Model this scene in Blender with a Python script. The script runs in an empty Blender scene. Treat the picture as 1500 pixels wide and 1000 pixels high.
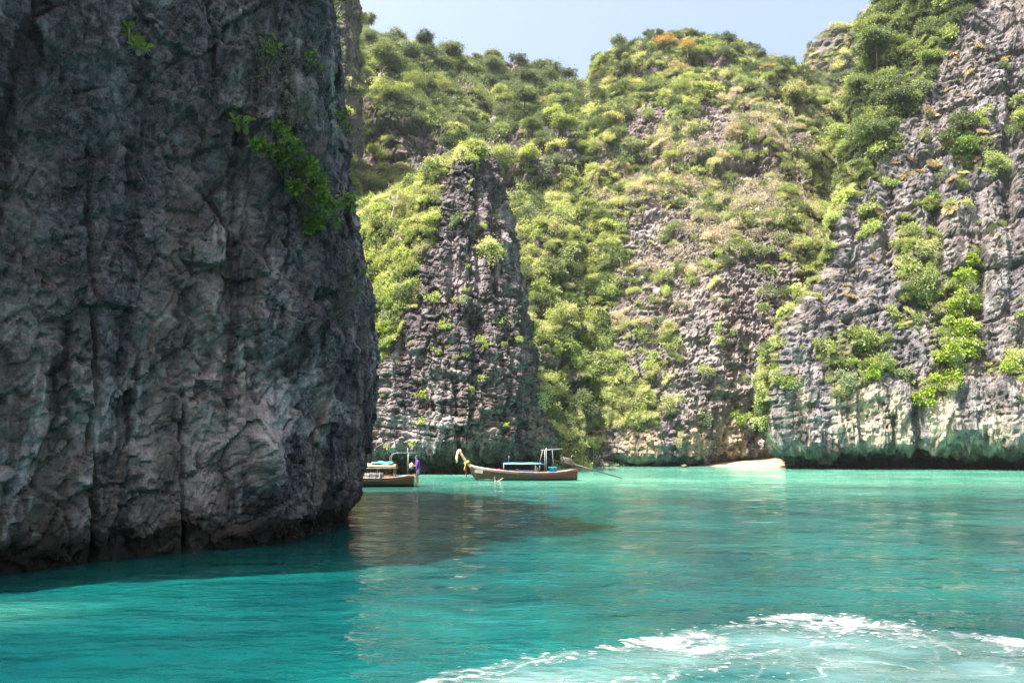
import bpy, bmesh, math, random
import numpy as np
from mathutils import Vector, Matrix, Quaternion

random.seed(7)
RNG = np.random.default_rng(11)
SC = bpy.context.scene
COL = SC.collection

# ------------------------------------------------------------------ camera, sky, sun, exposure
FPX, CAMZ, PITCH = 1090.0, 2.2, math.radians(8.46)
cam = bpy.data.cameras.new('camera')
cam.sensor_width = 36.0
cam.lens = FPX / 1500.0 * 36.0
cam.clip_start, cam.clip_end = 0.1, 3000.0
cam_o = bpy.data.objects.new('camera', cam)
COL.objects.link(cam_o)
cam_o.location = (0, 0, CAMZ)
cam_o.rotation_euler = (math.pi / 2 + PITCH, 0, 0)
SC.camera = cam_o

SUN_EL = math.radians(63.5)
SUN_XY = np.array([-0.84, -0.54]); SUN_XY = SUN_XY / np.linalg.norm(SUN_XY)
SUN_DIR = Vector((SUN_XY[0] * math.cos(SUN_EL), SUN_XY[1] * math.cos(SUN_EL), math.sin(SUN_EL)))
world = bpy.data.worlds.new('World')
SC.world = world
world.use_nodes = True
wn = world.node_tree
wn.nodes.clear()
sky = wn.nodes.new('ShaderNodeTexSky')
sky.sky_type = 'NISHITA'
sky.sun_disc = False
sky.sun_elevation = SUN_EL
sky.sun_rotation = math.atan2(SUN_XY[0], SUN_XY[1])
sky.altitude = 0.0
sky.air_density, sky.dust_density, sky.ozone_density = 1.5, 10.0, 1.0
bg = wn.nodes.new('ShaderNodeBackground')
bg.inputs['Strength'].default_value = 0.092
wo = wn.nodes.new('ShaderNodeOutputWorld')
wn.links.new(sky.outputs[0], bg.inputs[0])
wn.links.new(bg.outputs[0], wo.inputs[0])

sun = bpy.data.lights.new('sun', 'SUN')
sun.energy = 5.0
sun.angle = math.radians(0.53)
sun.color = (1.0, 0.95, 0.87)
sun_o = bpy.data.objects.new('sun', sun)
COL.objects.link(sun_o)
sun_o.rotation_euler = SUN_DIR.to_track_quat('Z', 'Y').to_euler()

SC.view_settings.view_transform = 'Standard'
SC.view_settings.look = 'None'
SC.view_settings.exposure = 2.02
SC.view_settings.gamma = 1.0
SC.view_settings.use_curve_mapping = False
SC.render.engine = 'CYCLES'
SC.cycles.max_bounces = 5
SC.cycles.diffuse_bounces = 3
SC.cycles.glossy_bounces = 2
SC.cycles.transmission_bounces = 2
SC.cycles.caustics_reflective = False
SC.cycles.caustics_refractive = False
SC.cycles.sample_clamp_indirect = 8.0
SC.cycles.use_denoising = True

# ------------------------------------------------------------------ pixel <-> world
CP, SP = math.cos(PITCH), math.sin(PITCH)

def project(P):
    P = np.asarray(P, float)
    x, y, z = P[..., 0], P[..., 1], P[..., 2] - CAMZ
    fw = np.maximum(y * CP + z * SP, 1e-3)
    up = -y * SP + z * CP
    return 750 + FPX * x / fw, 500 - FPX * up / fw, fw

def colx(px, Y, z):
    """world x of the pixel column px at depth Y and height z"""
    return (px - 750) / FPX * (Y * CP + (z - CAMZ) * SP)

def rowz(py, Y):
    """world z of the pixel row py at depth Y"""
    return CAMZ + Y * math.tan(PITCH + math.atan((500 - py) / FPX))

def on_water(px, py, z=0.0):
    d = np.array([(px - 750) / FPX, CP - SP * (500 - py) / FPX, SP + CP * (500 - py) / FPX])
    s = (z - CAMZ) / d[2]
    return np.array([0, 0, CAMZ]) + d * s

def in_poly(px, py, poly):
    px, py = np.asarray(px), np.asarray(py)
    r = np.zeros(px.shape, bool)
    n = len(poly)
    for i in range(n):
        x0, y0 = poly[i]; x1, y1 = poly[(i + 1) % n]
        if y0 == y1: continue
        c = ((y0 > py) != (y1 > py)) & (px < (x1 - x0) * (py - y0) / (y1 - y0) + x0)
        r ^= c
    return r

# ------------------------------------------------------------------ noise
_g = np.random.default_rng(3).normal(size=(256, 3)); _g /= np.linalg.norm(_g, axis=1)[:, None]
_GX, _GY, _GZ = [np.ascontiguousarray(_g[:, k]).astype(np.float32) for k in range(3)]

def _hash(i, j, k, seed):
    with np.errstate(over='ignore'):
        h = (i.astype(np.uint32) * np.uint32(374761393) + j.astype(np.uint32) * np.uint32(668265263)
             + k.astype(np.uint32) * np.uint32(2246822519) + np.uint32(seed * 974711 + 17))
        h = (h ^ (h >> np.uint32(13))) * np.uint32(1274126177)
        return h ^ (h >> np.uint32(16))

def pn(x, y, z, seed=0):
    x = np.asarray(x, np.float32); y = np.asarray(y, np.float32); z = np.asarray(z, np.float32)
    x, y, z = np.broadcast_arrays(x, y, z)
    xi, yi, zi = np.floor(x).astype(np.int32), np.floor(y).astype(np.int32), np.floor(z).astype(np.int32)
    xf, yf, zf = x - xi, y - yi, z - zi
    u, v, w = [t * t * t * (t * (t * 6 - 15) + 10) for t in (xf, yf, zf)]
    out = 0
    for a in (0, 1):
        for b in (0, 1):
            for c in (0, 1):
                h = (_hash(xi + a, yi + b, zi + c, seed) & np.uint32(255)).astype(np.int32)
                g = _GX[h] * (xf - a) + _GY[h] * (yf - b) + _GZ[h] * (zf - c)
                out = out + g * (u if a else 1 - u) * (v if b else 1 - v) * (w if c else 1 - w)
    return out * 1.6

def fbm(P, wl, octv=4, seed=0, gain=0.5, ridged=False, zs=1.0):
    s, a, tot = 0, 1.0, 0
    wl = np.atleast_1d(wl)
    for o in range(octv):
        f = 2.0 ** o / wl[0]
        n = pn(P[..., 0] * f, P[..., 1] * f, P[..., 2] * f * zs, seed + o)
        if ridged: n = 1 - 2 * np.abs(n)
        s = s + a * n; tot += a; a *= gain
    return s / tot

def worley(x, y, z, seed=0, facet=False):
    x, y, z = [np.asarray(t, np.float32) for t in np.broadcast_arrays(x, y, z)]
    xi, yi, zi = np.floor(x).astype(np.int32), np.floor(y).astype(np.int32), np.floor(z).astype(np.int32)
    f1 = np.full(x.shape, 9.0, np.float32); f2 = f1.copy(); idr = f1.copy(); tl = f1 * 0
    for a in (-1, 0, 1):
        for b in (-1, 0, 1):
            for c in (-1, 0, 1):
                h = _hash(xi + a, yi + b, zi + c, seed)
                jx = (h & np.uint32(1023)).astype(np.float32) / 1023
                jy = ((h >> np.uint32(10)) & np.uint32(1023)).astype(np.float32) / 1023
                jz = ((h >> np.uint32(20)) & np.uint32(1023)).astype(np.float32) / 1023
                ex, ey, ez = xi + a + jx - x, yi + b + jy - y, zi + c + jz - z
                d = ex ** 2 + ey ** 2 + ez ** 2
                m = d < f1
                f2 = np.where(m, f1, np.minimum(f2, d)); idr = np.where(m, jx, idr); f1 = np.where(m, d, f1)
                if facet: tl = np.where(m, ex * (jy - 0.5) * 2 + ey * (jx - 0.5) * 2 + ez * (jz - 0.5) * 2.4, tl)
    if facet: return np.sqrt(f1), np.sqrt(f2), idr, tl
    return np.sqrt(f1), np.sqrt(f2), idr

def sstep(a, b, x):
    t = np.clip((x - a) / (b - a), 0, 1)
    return t * t * (3 - 2 * t)

# ------------------------------------------------------------------ object helpers
def tag(o, label=None, cat=None, group=None, kind=None):
    if label: o['label'] = label
    if cat: o['category'] = cat
    if group: o['group'] = group
    if kind: o['kind'] = kind
    return o

def np_mesh(name, V, F, smooth=True):
    """V (n,3), F (m,k) all faces the same k"""
    V = np.asarray(V, np.float32); F = np.asarray(F, np.int32)
    me = bpy.data.meshes.new(name)
    k = F.shape[1]
    me.vertices.add(len(V)); me.vertices.foreach_set('co', V.ravel())
    me.loops.add(F.size); me.loops.foreach_set('vertex_index', F.ravel())
    me.polygons.add(len(F)); me.polygons.foreach_set('loop_start', np.arange(0, F.size, k, dtype=np.int32))
    me.polygons.foreach_set('use_smooth', np.full(len(F), smooth, bool))
    me.update(calc_edges=True)
    return me

def attr(me, name, vals, typ='FLOAT'):
    a = me.attributes.new(name, typ, 'POINT')
    v = np.asarray(vals, np.float32).ravel()
    a.data.foreach_set({'FLOAT': 'value', 'FLOAT_VECTOR': 'vector', 'FLOAT_COLOR': 'color'}[typ], v)

def link(name, me, mat=None, parent=None):
    o = bpy.data.objects.new(name, me)
    COL.objects.link(o)
    if mat is not None and not me.materials: me.materials.append(mat)
    if parent is not None: o.parent = parent
    return o

def empty(name, loc=(0, 0, 0), rz=0.0):
    o = bpy.data.objects.new(name, None)
    COL.objects.link(o)
    o.location = loc; o.rotation_euler = (0, 0, rz)
    o.empty_display_size = 0.3
    return o

class MB:
    """collects shapes into one mesh"""
    def __init__(s): s.v = []; s.f = []
    def add(s, V, F):
        n = len(s.v)
        s.v += [tuple(map(float, p)) for p in V]
        s.f += [tuple(i + n for i in f) for f in F]
        return s
    def box(s, c, size, rot=None):
        sx, sy, sz = [t / 2 for t in size]
        b = min(sx, sy, sz) * 0.25
        V = []
        # chamfered box: 24 vertices
        pts = []
        for ax in range(3):
            for sg in (-1, 1):
                o1, o2 = (ax + 1) % 3, (ax + 2) % 3
                q = []
                for a, d in ((-1, -1), (1, -1), (1, 1), (-1, 1)):
                    p = [0, 0, 0]
                    h = (sx, sy, sz)
                    p[ax] = sg * h[ax]; p[o1] = a * (h[o1] - b); p[o2] = d * (h[o2] - b)
                    q.append(p)
                pts.append(q if sg > 0 else q[::-1])
        bm = bmesh.new()
        for q in pts:
            for p in q: bm.verts.new(p)
        r = bmesh.ops.convex_hull(bm, input=bm.verts[:])
        bm.verts.ensure_lookup_table(); bm.verts.index_update()
        M = (rot.to_matrix() if rot is not None else Matrix.Identity(3))
        V = [M @ v.co + Vector(c) for v in bm.verts]
        F = [[v.index for v in f.verts] for f in bm.faces]
        bm.free()
        return s.add(V, F)
    def tube(s, pts, rad, n=8, cap=True):
        pts = [Vector(p) for p in pts]
        if not hasattr(rad, '__len__'): rad = [rad] * len(pts)
        V, F = [], []
        up = Vector((0, 0, 1))
        t0 = (pts[1] - pts[0]).normalized()
        a = t0.cross(up)
        if a.length < 0.05: a = t0.cross(Vector((1, 0, 0)))
        a.normalize()
        for i, p in enumerate(pts):
            t = (pts[min(i + 1, len(pts) - 1)] - pts[max(i - 1, 0)]).normalized()
            a = (a - t * a.dot(t)).normalized(); b = t.cross(a)
            for k in range(n):
                an = 2 * math.pi * k / n
                V.append(p + (a * math.cos(an) + b * math.sin(an)) * rad[i])
        for i in range(len(pts) - 1):
            for k in range(n):
                k2 = (k + 1) % n
                F.append((i * n + k, i * n + k2, (i + 1) * n + k2, (i + 1) * n + k))
        if cap:
            F.append(tuple(range(n))[::-1]); F.append(tuple((len(pts) - 1) * n + k for k in range(n)))
        return s.add(V, F)
    def lathe(s, prof, n=16, at=(0, 0, 0), axis=None):
        V, F = [], []
        M = Vector((0, 0, 1)).rotation_difference(Vector(axis)).to_matrix() if axis else Matrix.Identity(3)
        for r, z in prof:
            for k in range(n):
                an = 2 * math.pi * k / n
                V.append(M @ Vector((r * math.cos(an), r * math.sin(an), z)) + Vector(at))
        for i in range(len(prof) - 1):
            for k in range(n):
                k2 = (k + 1) % n
                F.append((i * n + k, i * n + k2, (i + 1) * n + k2, (i + 1) * n + k))
        F.append(tuple(range(n))[::-1]); F.append(tuple((len(prof) - 1) * n + k for k in range(n)))
        return s.add(V, F)
    def grid(s, P, closed=False):
        """P: rows of points"""
        r, c = len(P), len(P[0])
        V = [p for row in P for p in row]
        F = []
        for i in range(r - 1):
            for j in range(c if closed else c - 1):
                j2 = (j + 1) % c
                F.append((i * c + j, i * c + j2, (i + 1) * c + j2, (i + 1) * c + j))
        return s.add(V, F)
    def build(s, name, mat, parent=None, smooth=False, loc=None):
        me = bpy.data.meshes.new(name)
        me.from_pydata(s.v, [], s.f)
        if smooth: me.polygons.foreach_set('use_smooth', [True] * len(me.polygons))
        me.materials.append(mat)
        me.update()
        o = link(name, me, None, parent)
        if loc is not None: o.location = loc
        return o

# ------------------------------------------------------------------ materials
def new_mat(name):
    m = bpy.data.materials.new(name); m.use_nodes = True
    nt = m.node_tree; nt.nodes.clear()
    return m, nt

class NT:
    def __init__(s, nt): s.t = nt
    def n(s, typ, **kw):
        nd = s.t.nodes.new('ShaderNode' + typ)
        for k, v in kw.items():
            if k.startswith('i_'):
                nd.inputs[k[2:].replace('_', ' ')].default_value = v
            else: setattr(nd, k, v)
        return nd
    def l(s, a, b): s.t.links.new(a, b)
    def mix(s, fac, a, b, blend='MIX'):
        m = s.n('Mix', data_type='RGBA', blend_type=blend)
        for sock, v in ((m.inputs[0], fac), (m.inputs[6], a), (m.inputs[7], b)):
            if hasattr(v, 'is_linked') or hasattr(v, 'links'): s.l(v, sock)
            elif isinstance(v, (int, float)): sock.default_value = v
            else: sock.default_value = (*v, 1.0) if len(v) == 3 else v
        return m.outputs[2]
    def math(s, op, a, b=0.0, c=None, clamp=False):
        m = s.n('Math', operation=op, use_clamp=clamp)
        for k, v in enumerate((a, b) if c is None else (a, b, c)):
            if hasattr(v, 'links'): s.l(v, m.inputs[k])
            else: m.inputs[k].default_value = v
        return m.outputs[0]
    def ramp(s, fac, p0, p1):
        m = s.n('MapRange', interpolation_type='SMOOTHSTEP')
        s.l(fac, m.inputs[0]); m.inputs[1].default_value = p0; m.inputs[2].default_value = p1
        return m.outputs[0]
    def noise(s, vec, scale, detail=4.0, rough=0.55, lac=2.0):
        t = s.n('TexNoise'); s.l(vec, t.inputs['Vector'])
        t.inputs['Scale'].default_value = scale; t.inputs['Detail'].default_value = detail
        t.inputs['Roughness'].default_value = rough; t.inputs['Lacunarity'].default_value = lac
        return t.outputs['Fac']
    def voro(s, vec, scale, feature='F1'):
        t = s.n('TexVoronoi', feature=feature); s.l(vec, t.inputs['Vector'])
        t.inputs['Scale'].default_value = scale
        return t.outputs['Distance']
    def scaled(s, vec, sc):
        m = s.n('Mapping'); s.l(vec, m.inputs[0]); m.inputs['Scale'].default_value = sc
        return m.outputs[0]
    def out(s, sh):
        o = s.n('OutputMaterial'); s.l(sh, o.inputs[0])

def simple_mat(name, col, rough=0.6, var=0.25, scale=6.0, bump=0.15, metal=0.0, col2=None, spec=0.4):
    m, nt = new_mat(name); T = NT(nt)
    tc = T.n('TexCoord').outputs['Object']
    nz = T.noise(tc, scale, 5.0, 0.6)
    c2 = col2 if col2 else tuple(c * (1 - var) * 0.7 for c in col)
    c = T.mix(T.ramp(nz, 0.35, 0.65), c2, col)
    b = T.n('BsdfPrincipled'); T.l(c, b.inputs['Base Color'])
    b.inputs['Roughness'].default_value = rough; b.inputs['Metallic'].default_value = metal
    b.inputs['Specular IOR Level'].default_value = spec
    bp = T.n('Bump'); bp.inputs['Strength'].default_value = bump; bp.inputs['Distance'].default_value = 0.02
    T.l(T.noise(tc, scale * 4, 4.0), bp.inputs['Height']); T.l(bp.outputs[0], b.inputs['Normal'])
    T.out(b.outputs[0])
    return m

def rock_mat(name, dark, mid, pale, warm, sc=1.0, streak=0.6, tide_shade=1.0, pale_lo=0.56, pale_hi=0.72, warm_amt=0.35, warm_z=(4.0, 9.0), bump=0.6, veg=True, calcite=0.7, tide_shade_col=(0.026, 0.019, 0.014)):
    m, nt = new_mat(name); T = NT(nt)
    pos = T.n('NewGeometry').outputs['Position']
    xyz = T.n('SeparateXYZ'); T.l(pos, xyz.inputs[0])
    big = T.noise(pos, 0.16 * sc, 5.0, 0.6)
    med = T.noise(pos, 1.1 * sc, 6.0, 0.62)
    fin = T.noise(pos, 7.0 * sc, 5.0, 0.65)
    st = T.noise(T.scaled(pos, (1.3 * sc, 1.3 * sc, 0.09 * sc)), 1.0, 6.0, 0.6)
    st2 = T.noise(T.scaled(pos, (0.45 * sc, 0.45 * sc, 0.06 * sc)), 1.0, 4.0, 0.55)
    mm = T.math('ADD', T.math('MULTIPLY', med, 0.5), T.math('MULTIPLY', fin, 0.5))
    spk = T.noise(pos, 26.0 * sc, 4.0, 0.7)
    c = T.mix(T.ramp(mm, 0.40, 0.62), dark, mid)
    pl = T.ramp(T.math('ADD', T.math('MULTIPLY', big, 0.55), T.math('MULTIPLY', med, 0.45)), pale_lo, pale_hi)
    c = T.mix(pl, c, T.mix(T.ramp(fin, 0.35, 0.65), tuple(p * 0.62 for p in pale), pale))
    c = T.mix(T.math('MULTIPLY', T.ramp(spk, 0.50, 0.66), 0.5), c, tuple(min(1.0, v * 1.7) for v in mid))
    c = T.mix(T.math('MULTIPLY', T.ramp(spk, 0.50, 0.36), 0.6), c, tuple(v * 0.7 for v in dark))
    # warm iron stains, most of them near the foot of the wall
    wz = T.math('SUBTRACT', 1.0, T.ramp(xyz.outputs[2], *warm_z))
    wf = T.math('MULTIPLY', T.math('MULTIPLY', T.ramp(st2, 0.42, 0.62), warm_amt), T.math('ADD', 0.25, wz))
    c = T.mix(wf, c, warm)
    st3 = T.noise(T.scaled(pos, (2.1 * sc, 2.1 * sc, 0.22 * sc)), 1.0, 6.0, 0.65)
    c = T.mix(T.math('MULTIPLY', T.math('MULTIPLY', T.ramp(st3, 0.55, 0.68), T.ramp(big, 0.40, 0.58)), calcite), c, pale)
    # dark run-off streaks of algae
    c = T.mix(T.math('MULTIPLY', T.ramp(st, 0.52, 0.66), streak), c, tuple(d * 0.55 for d in dark))
    c = T.mix(T.math('MULTIPLY', T.ramp(st2, 0.56, 0.70), streak * 0.8), c, tuple(d * 0.6 for d in dark))
    # wet tidal band; raised on pillar and right cliff to paint notch shade
    if tide_shade:
        zz = T.math('ADD', xyz.outputs[2], T.math('MULTIPLY', T.math('SUBTRACT', med, 0.5), 1.6 * tide_shade))
        tf = T.math('SUBTRACT', 1.0, T.ramp(zz, 0.25 * tide_shade, 1.15 * tide_shade))
        c = T.mix(T.math('MULTIPLY', tf, 0.85), c, tide_shade_col)
    if veg:
        a = T.n('Attribute', attribute_name='veg')
        litter = T.mix(T.ramp(med, 0.4, 0.6), (0.025, 0.032, 0.012), (0.085, 0.085, 0.035))
        c = T.mix(a.outputs['Fac'], c, litter)
    b = T.n('BsdfPrincipled'); T.l(c, b.inputs['Base Color'])
    b.inputs['Roughness'].default_value = 0.85; b.inputs['Specular IOR Level'].default_value = 0.25
    h = T.math('ADD', T.math('MULTIPLY', T.noise(pos, 3.0 * sc, 8.0, 0.68), 0.7),
               T.math('MULTIPLY', T.voro(T.scaled(pos, (1, 1, 0.6)), 3.6 * sc), 0.35))
    bp = T.n('Bump'); bp.inputs['Strength'].default_value = bump; bp.inputs['Distance'].default_value = 0.22 / sc
    T.l(h, bp.inputs['Height']); T.l(bp.outputs[0], b.inputs['Normal'])
    T.out(b.outputs[0])
    return m

def leaf_mat(name, source, trans=0.35, rough=0.5):
    """source: 'INST' reads the tint stored on each instance point, 'OBJ' the object's own colour"""
    m, nt = new_mat(name); T = NT(nt)
    if source == 'INST':
        col = T.n('Attribute', attribute_type='INSTANCER', attribute_name='tint').outputs['Color']
    else:
        col = T.n('ObjectInfo').outputs['Color']
    lv = T.n('Attribute', attribute_name='lv').outputs['Fac']
    hs = T.n('HueSaturation')
    T.l(col, hs.inputs['Color'])
    T.l(T.math('ADD', 0.475, T.math('MULTIPLY', lv, 0.045)), hs.inputs['Hue'])
    T.l(T.math('ADD', 0.55, T.math('MULTIPLY', lv, 0.9)), hs.inputs['Value'])
    b = T.n('BsdfPrincipled'); T.l(hs.outputs[0], b.inputs['Base Color'])
    b.inputs['Roughness'].default_value = rough; b.inputs['Specular IOR Level'].default_value = 0.35
    tr = T.n('BsdfTranslucent')
    T.l(T.mix(1.0, hs.outputs[0], (1.25, 1.2, 0.55), 'MULTIPLY'), tr.inputs['Color'])
    mx = T.n('MixShader'); mx.inputs[0].default_value = trans
    T.l(b.outputs[0], mx.inputs[1]); T.l(tr.outputs[0], mx.inputs[2])
    T.out(mx.outputs[0])
    return m
# ------------------------------------------------------------------ lofted rock masses
def catmull(p0, p1, p2, p3, t):
    return 0.5 * (2 * p1 + (p2 - p0) * t + (2 * p0 - 5 * p1 + 4 * p2 - p3) * t * t + (3 * p1 - p0 - 3 * p2 + p3) * t ** 3)

class Mass:
    """A closed rock mass lofted through contour rings, then displaced along its normals."""
    def __init__(s, name, levels, dens, nu, nv, disp, mat, zmul=None, vmask=None, vpow=1.0):
        L, K = len(levels), len(levels[0][1])
        C = np.zeros((L, K, 3))
        for i, (z, ring) in enumerate(levels):
            for k, c in enumerate(ring):
                zz = z * (zmul[k] if zmul else 1.0)
                C[i, k] = (c[1], c[2], zz) if c[0] == 'w' else (colx(c[0], c[1], zz), c[1], zz)
        top = C[-1].mean(axis=0); top[2] = C[-1][:, 2].max() + 0.5
        C = np.concatenate([C, (C[-1:] * 0.45 + top * 0.55), np.repeat(top[None, None], K, 1)], 0); L += 2
        # samples around the ring
        seg = np.linalg.norm(np.roll(C, -1, 1) - C, axis=2).mean(0) * np.array(dens)
        cum = np.concatenate([[0], np.cumsum(seg)]); tt = np.linspace(0, cum[-1], nu, endpoint=False)
        ku = np.clip(np.searchsorted(cum, tt, 'right') - 1, 0, K - 1); fu = ((tt - cum[ku]) / seg[ku])[None, :, None]
        R = catmull(C[:, (ku - 1) % K], C[:, ku], C[:, (ku + 1) % K], C[:, (ku + 2) % K], fu)
        # samples up the wall
        wsel = np.argsort(-np.array(dens))[:3]
        vl = np.linalg.norm(C[1:, wsel] - C[:-1, wsel], axis=2).mean(1) + 0.02
        vl[-2:] *= 0.5
        cv = np.concatenate([[0], np.cumsum(vl)]); tv = np.linspace(0, cv[-1] * 0.9999, nv)
        kv = np.clip(np.searchsorted(cv, tv, 'right') - 1, 0, L - 2); fv = ((tv - cv[kv]) / vl[kv])[:, None, None]
        a, b = R[kv], R[kv + 1]
        sm = catmull(R[np.maximum(kv - 1, 0)], a, b, R[np.minimum(kv + 2, L - 1)], fv)
        P = 0.5 * sm + 0.5 * (a + (b - a) * fv)
        s.name = name
        P = disp(P, s.normals(P))
        s.V = P; s.N = s.normals(P)
        s.px, s.py, s.fw = project(P)
        nvv, nuu = P.shape[:2]
        i, j = np.meshgrid(np.arange(nvv - 1), np.arange(nuu), indexing='ij')
        j2 = (j + 1) % nuu
        F = np.stack([i * nuu + j, i * nuu + j2, (i + 1) * nuu + j2, (i + 1) * nuu + j], -1).reshape(-1, 4)
        me = np_mesh(name, P.reshape(-1, 3), F, smooth=False)
        s.vm = vmask(s) if vmask else np.zeros(P.shape[:2])
        attr(me, 'veg', s.vm)
        s.ob = link(name, me, mat)
        du = np.roll(P, -1, 1) - P; dv = np.concatenate([P[1:] - P[:-1], P[-1:] - P[-2:-1]], 0)
        s.area = np.linalg.norm(np.cross(du, dv), axis=2)
        s.du, s.dv = du, dv
        vw = -P.copy(); vw[..., 2] += CAMZ; vw /= np.linalg.norm(vw, axis=2)[..., None]
        s.face = (s.N * vw).sum(2)
    @staticmethod
    def normals(P):
        du = np.roll(P, -1, 1) - np.roll(P, 1, 1)
        dv = np.gradient(P, axis=0)
        n = np.cross(du, dv)
        l = np.linalg.norm(n, axis=2)[..., None]
        n = n / np.maximum(l, 1e-9)
        return n
    def at(s, px, py, r=5.0):
        """surface point seen at a pixel"""
        d = (s.px - px) ** 2 + (s.py - py) ** 2
        ok = (d < r * r) & (s.face > 0)
        if not ok.any():
            idx = np.argmin(np.where(s.face > 0, d, 1e9))
        else:
            idx = np.argmin(np.where(ok, s.fw, 1e9))
        ij = np.unravel_index(idx, d.shape)
        return Vector(s.V[ij]), Vector(s.N[ij])

def blur(a, k):
    for ax in (0, 1):
        acc = 0
        for s in range(-k, k + 1):
            acc = acc + (np.roll(a, s, 1) if ax else a[np.clip(np.arange(a.shape[0]) + s, 0, a.shape[0] - 1)])
        a = acc / (2 * k + 1)
    return a

def ledge(s, lo=0.12, hi=0.36, k=4):
    return sstep(lo, hi, blur(s.N[..., 2], k) + 0.10 * fbm(s.V, 4.0, 3, 88))

def strata(P, thick, seed, warp=0.5, tilt=(0.0, 0.0)):
    """layered limestone: per-layer set-back with a recessed joint, -1..1"""
    q = P[..., 2] + tilt[0] * P[..., 0] + tilt[1] * P[..., 1] + warp * fbm(P, 7.0, 3, seed)
    q = q / thick + 0.35 * pn(P[..., 0] * 0.12, P[..., 1] * 0.12, P[..., 2] * 0.5, seed + 5)
    fl = np.floor(q); fr = q - fl
    i = fl.astype(np.int32)
    blk = np.floor((P[..., 0] * 0.8 + P[..., 1] * 0.6) / (thick * 2.4) + (_hash(i, i * 0, i * 0, seed) & np.uint32(255)) / 97.0).astype(np.int32)
    r = (_hash(i, blk, i * 0, seed + 1) & np.uint32(1023)).astype(np.float32) / 512 - 1
    r0 = (_hash(i, i * 0, i * 0, seed + 2) & np.uint32(1023)).astype(np.float32) / 512 - 1
    joint = np.minimum(sstep(0, 0.16, fr), sstep(0, 0.10, 1 - fr))
    return 0.45 * r + 0.35 * r0 + 0.9 * (joint - 1)

def karst(P, N, big=(8.0, 0.8), flute=(1.6, 0.35), lay=(0.9, 0.3), block=(1.4, 0.25), fine=(0.7, 0.12), seed=0, flz=0.16, lay_mod=(0.0, 0.4), tilt=(0.05, 0.0), fade_top=None):
    d = big[1] * fbm(P, big[0], 3, seed)
    fl = fbm(P, flute[0], 3, seed + 20, 0.5, True, flz)
    d = d + flute[1] * fl
    m = sstep(lay_mod[0] - 0.25, lay_mod[1], fbm(P, 11.0, 2, seed + 31) + 0.15)
    if lay[1]: d = d + lay[1] * strata(P, lay[0], seed + 40, tilt=tilt) * (0.25 + 0.75 * m)
    w = 0.4 * fbm(P, block[0] * 2, 2, seed + 51)
    for q, am, bz in ((1.0, 1.0, 1.5), (0.42, 0.55, 1.2)):
        b0 = block[0] * q
        f1, f2, idr, tl = worley(P[..., 0] / b0 + w, P[..., 1] / b0 + w, P[..., 2] / (b0 * bz) + w, seed + 50 + int(q * 10), True)
        d = d + block[1] * am * (0.45 * (sstep(0.0, 0.12, f2 - f1) - 1) + 1.0 * (idr - 0.5) + 1.1 * tl)
    d = d + fine[1] * fbm(P, fine[0], 4, seed + 60, 0.55, True)
    return d

def mask_polys(px, py, polys, wob=10.0, P=None, seed=1):
    if P is not None:
        px = px + wob * fbm(P, 5.0, 3, seed); py = py + wob * fbm(P, 5.0, 3, seed + 9)
    r = np.zeros(px.shape, bool)
    for p in polys: r |= in_poly(px, py, p)
    return r

# ---- left cliff (near, in its own shade)
m_left = rock_mat('limestone_dark_shaded_wall', (0.021, 0.019, 0.024), (0.112, 0.102, 0.117), (0.36, 0.345, 0.35), (0.23, 0.18, 0.14), sc=1.0, streak=0.85, tide_shade=1.0, pale_lo=0.52, pale_hi=0.66, warm_amt=0.35, warm_z=(1.0, 14.0), bump=0.5, veg=False)
W0 = [('w', colx(p, y, 0), y) for p, y in ((-260, 11.9), (-70, 13.1), (130, 15.1), (265, 16.6), (400, 18.2))]
tip = [(-2.5, 474, 490), (0.0, 470, 494), (0.65, 478, 518), (1.5, 494, 530), (2.7, 500, 533), (4.4, 503, 541), (7.1, 498, 535), (9.0, 488, 523), (11.4, 478, 512), (14.0, 466, 502), (17.0, 454, 497), (18.2, 444, 490), (18.8, 430, 478)]
lev = []
for z, fx, tx in tip:
    o = -0.055 * max(z, 0) if z < 16 else -0.055 * 16 + (z - 16) * 0.28
    nt_ = 0.35 if z < 0.3 else 0.0
    ring = [('w', -24.0, 15.2 + (0.3 * max(z - 8, 0)))]
    for (w, x, y) in W0: ring.append(('w', x - 0.6 * o - nt_, y + 0.8 * o + nt_))
    ty = 25.5 + 0.09 * max(z, 0)
    ring += [(fx, 20.6 + 0.6 * o + nt_ * 3), (tx, ty + nt_ * 2), (tx - 12, 30.0), (tx - 75, 36.5), ('w', -26.0, 38.0), ('w', -36.0, 26.0)]
    lev.append((z, ring))

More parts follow.
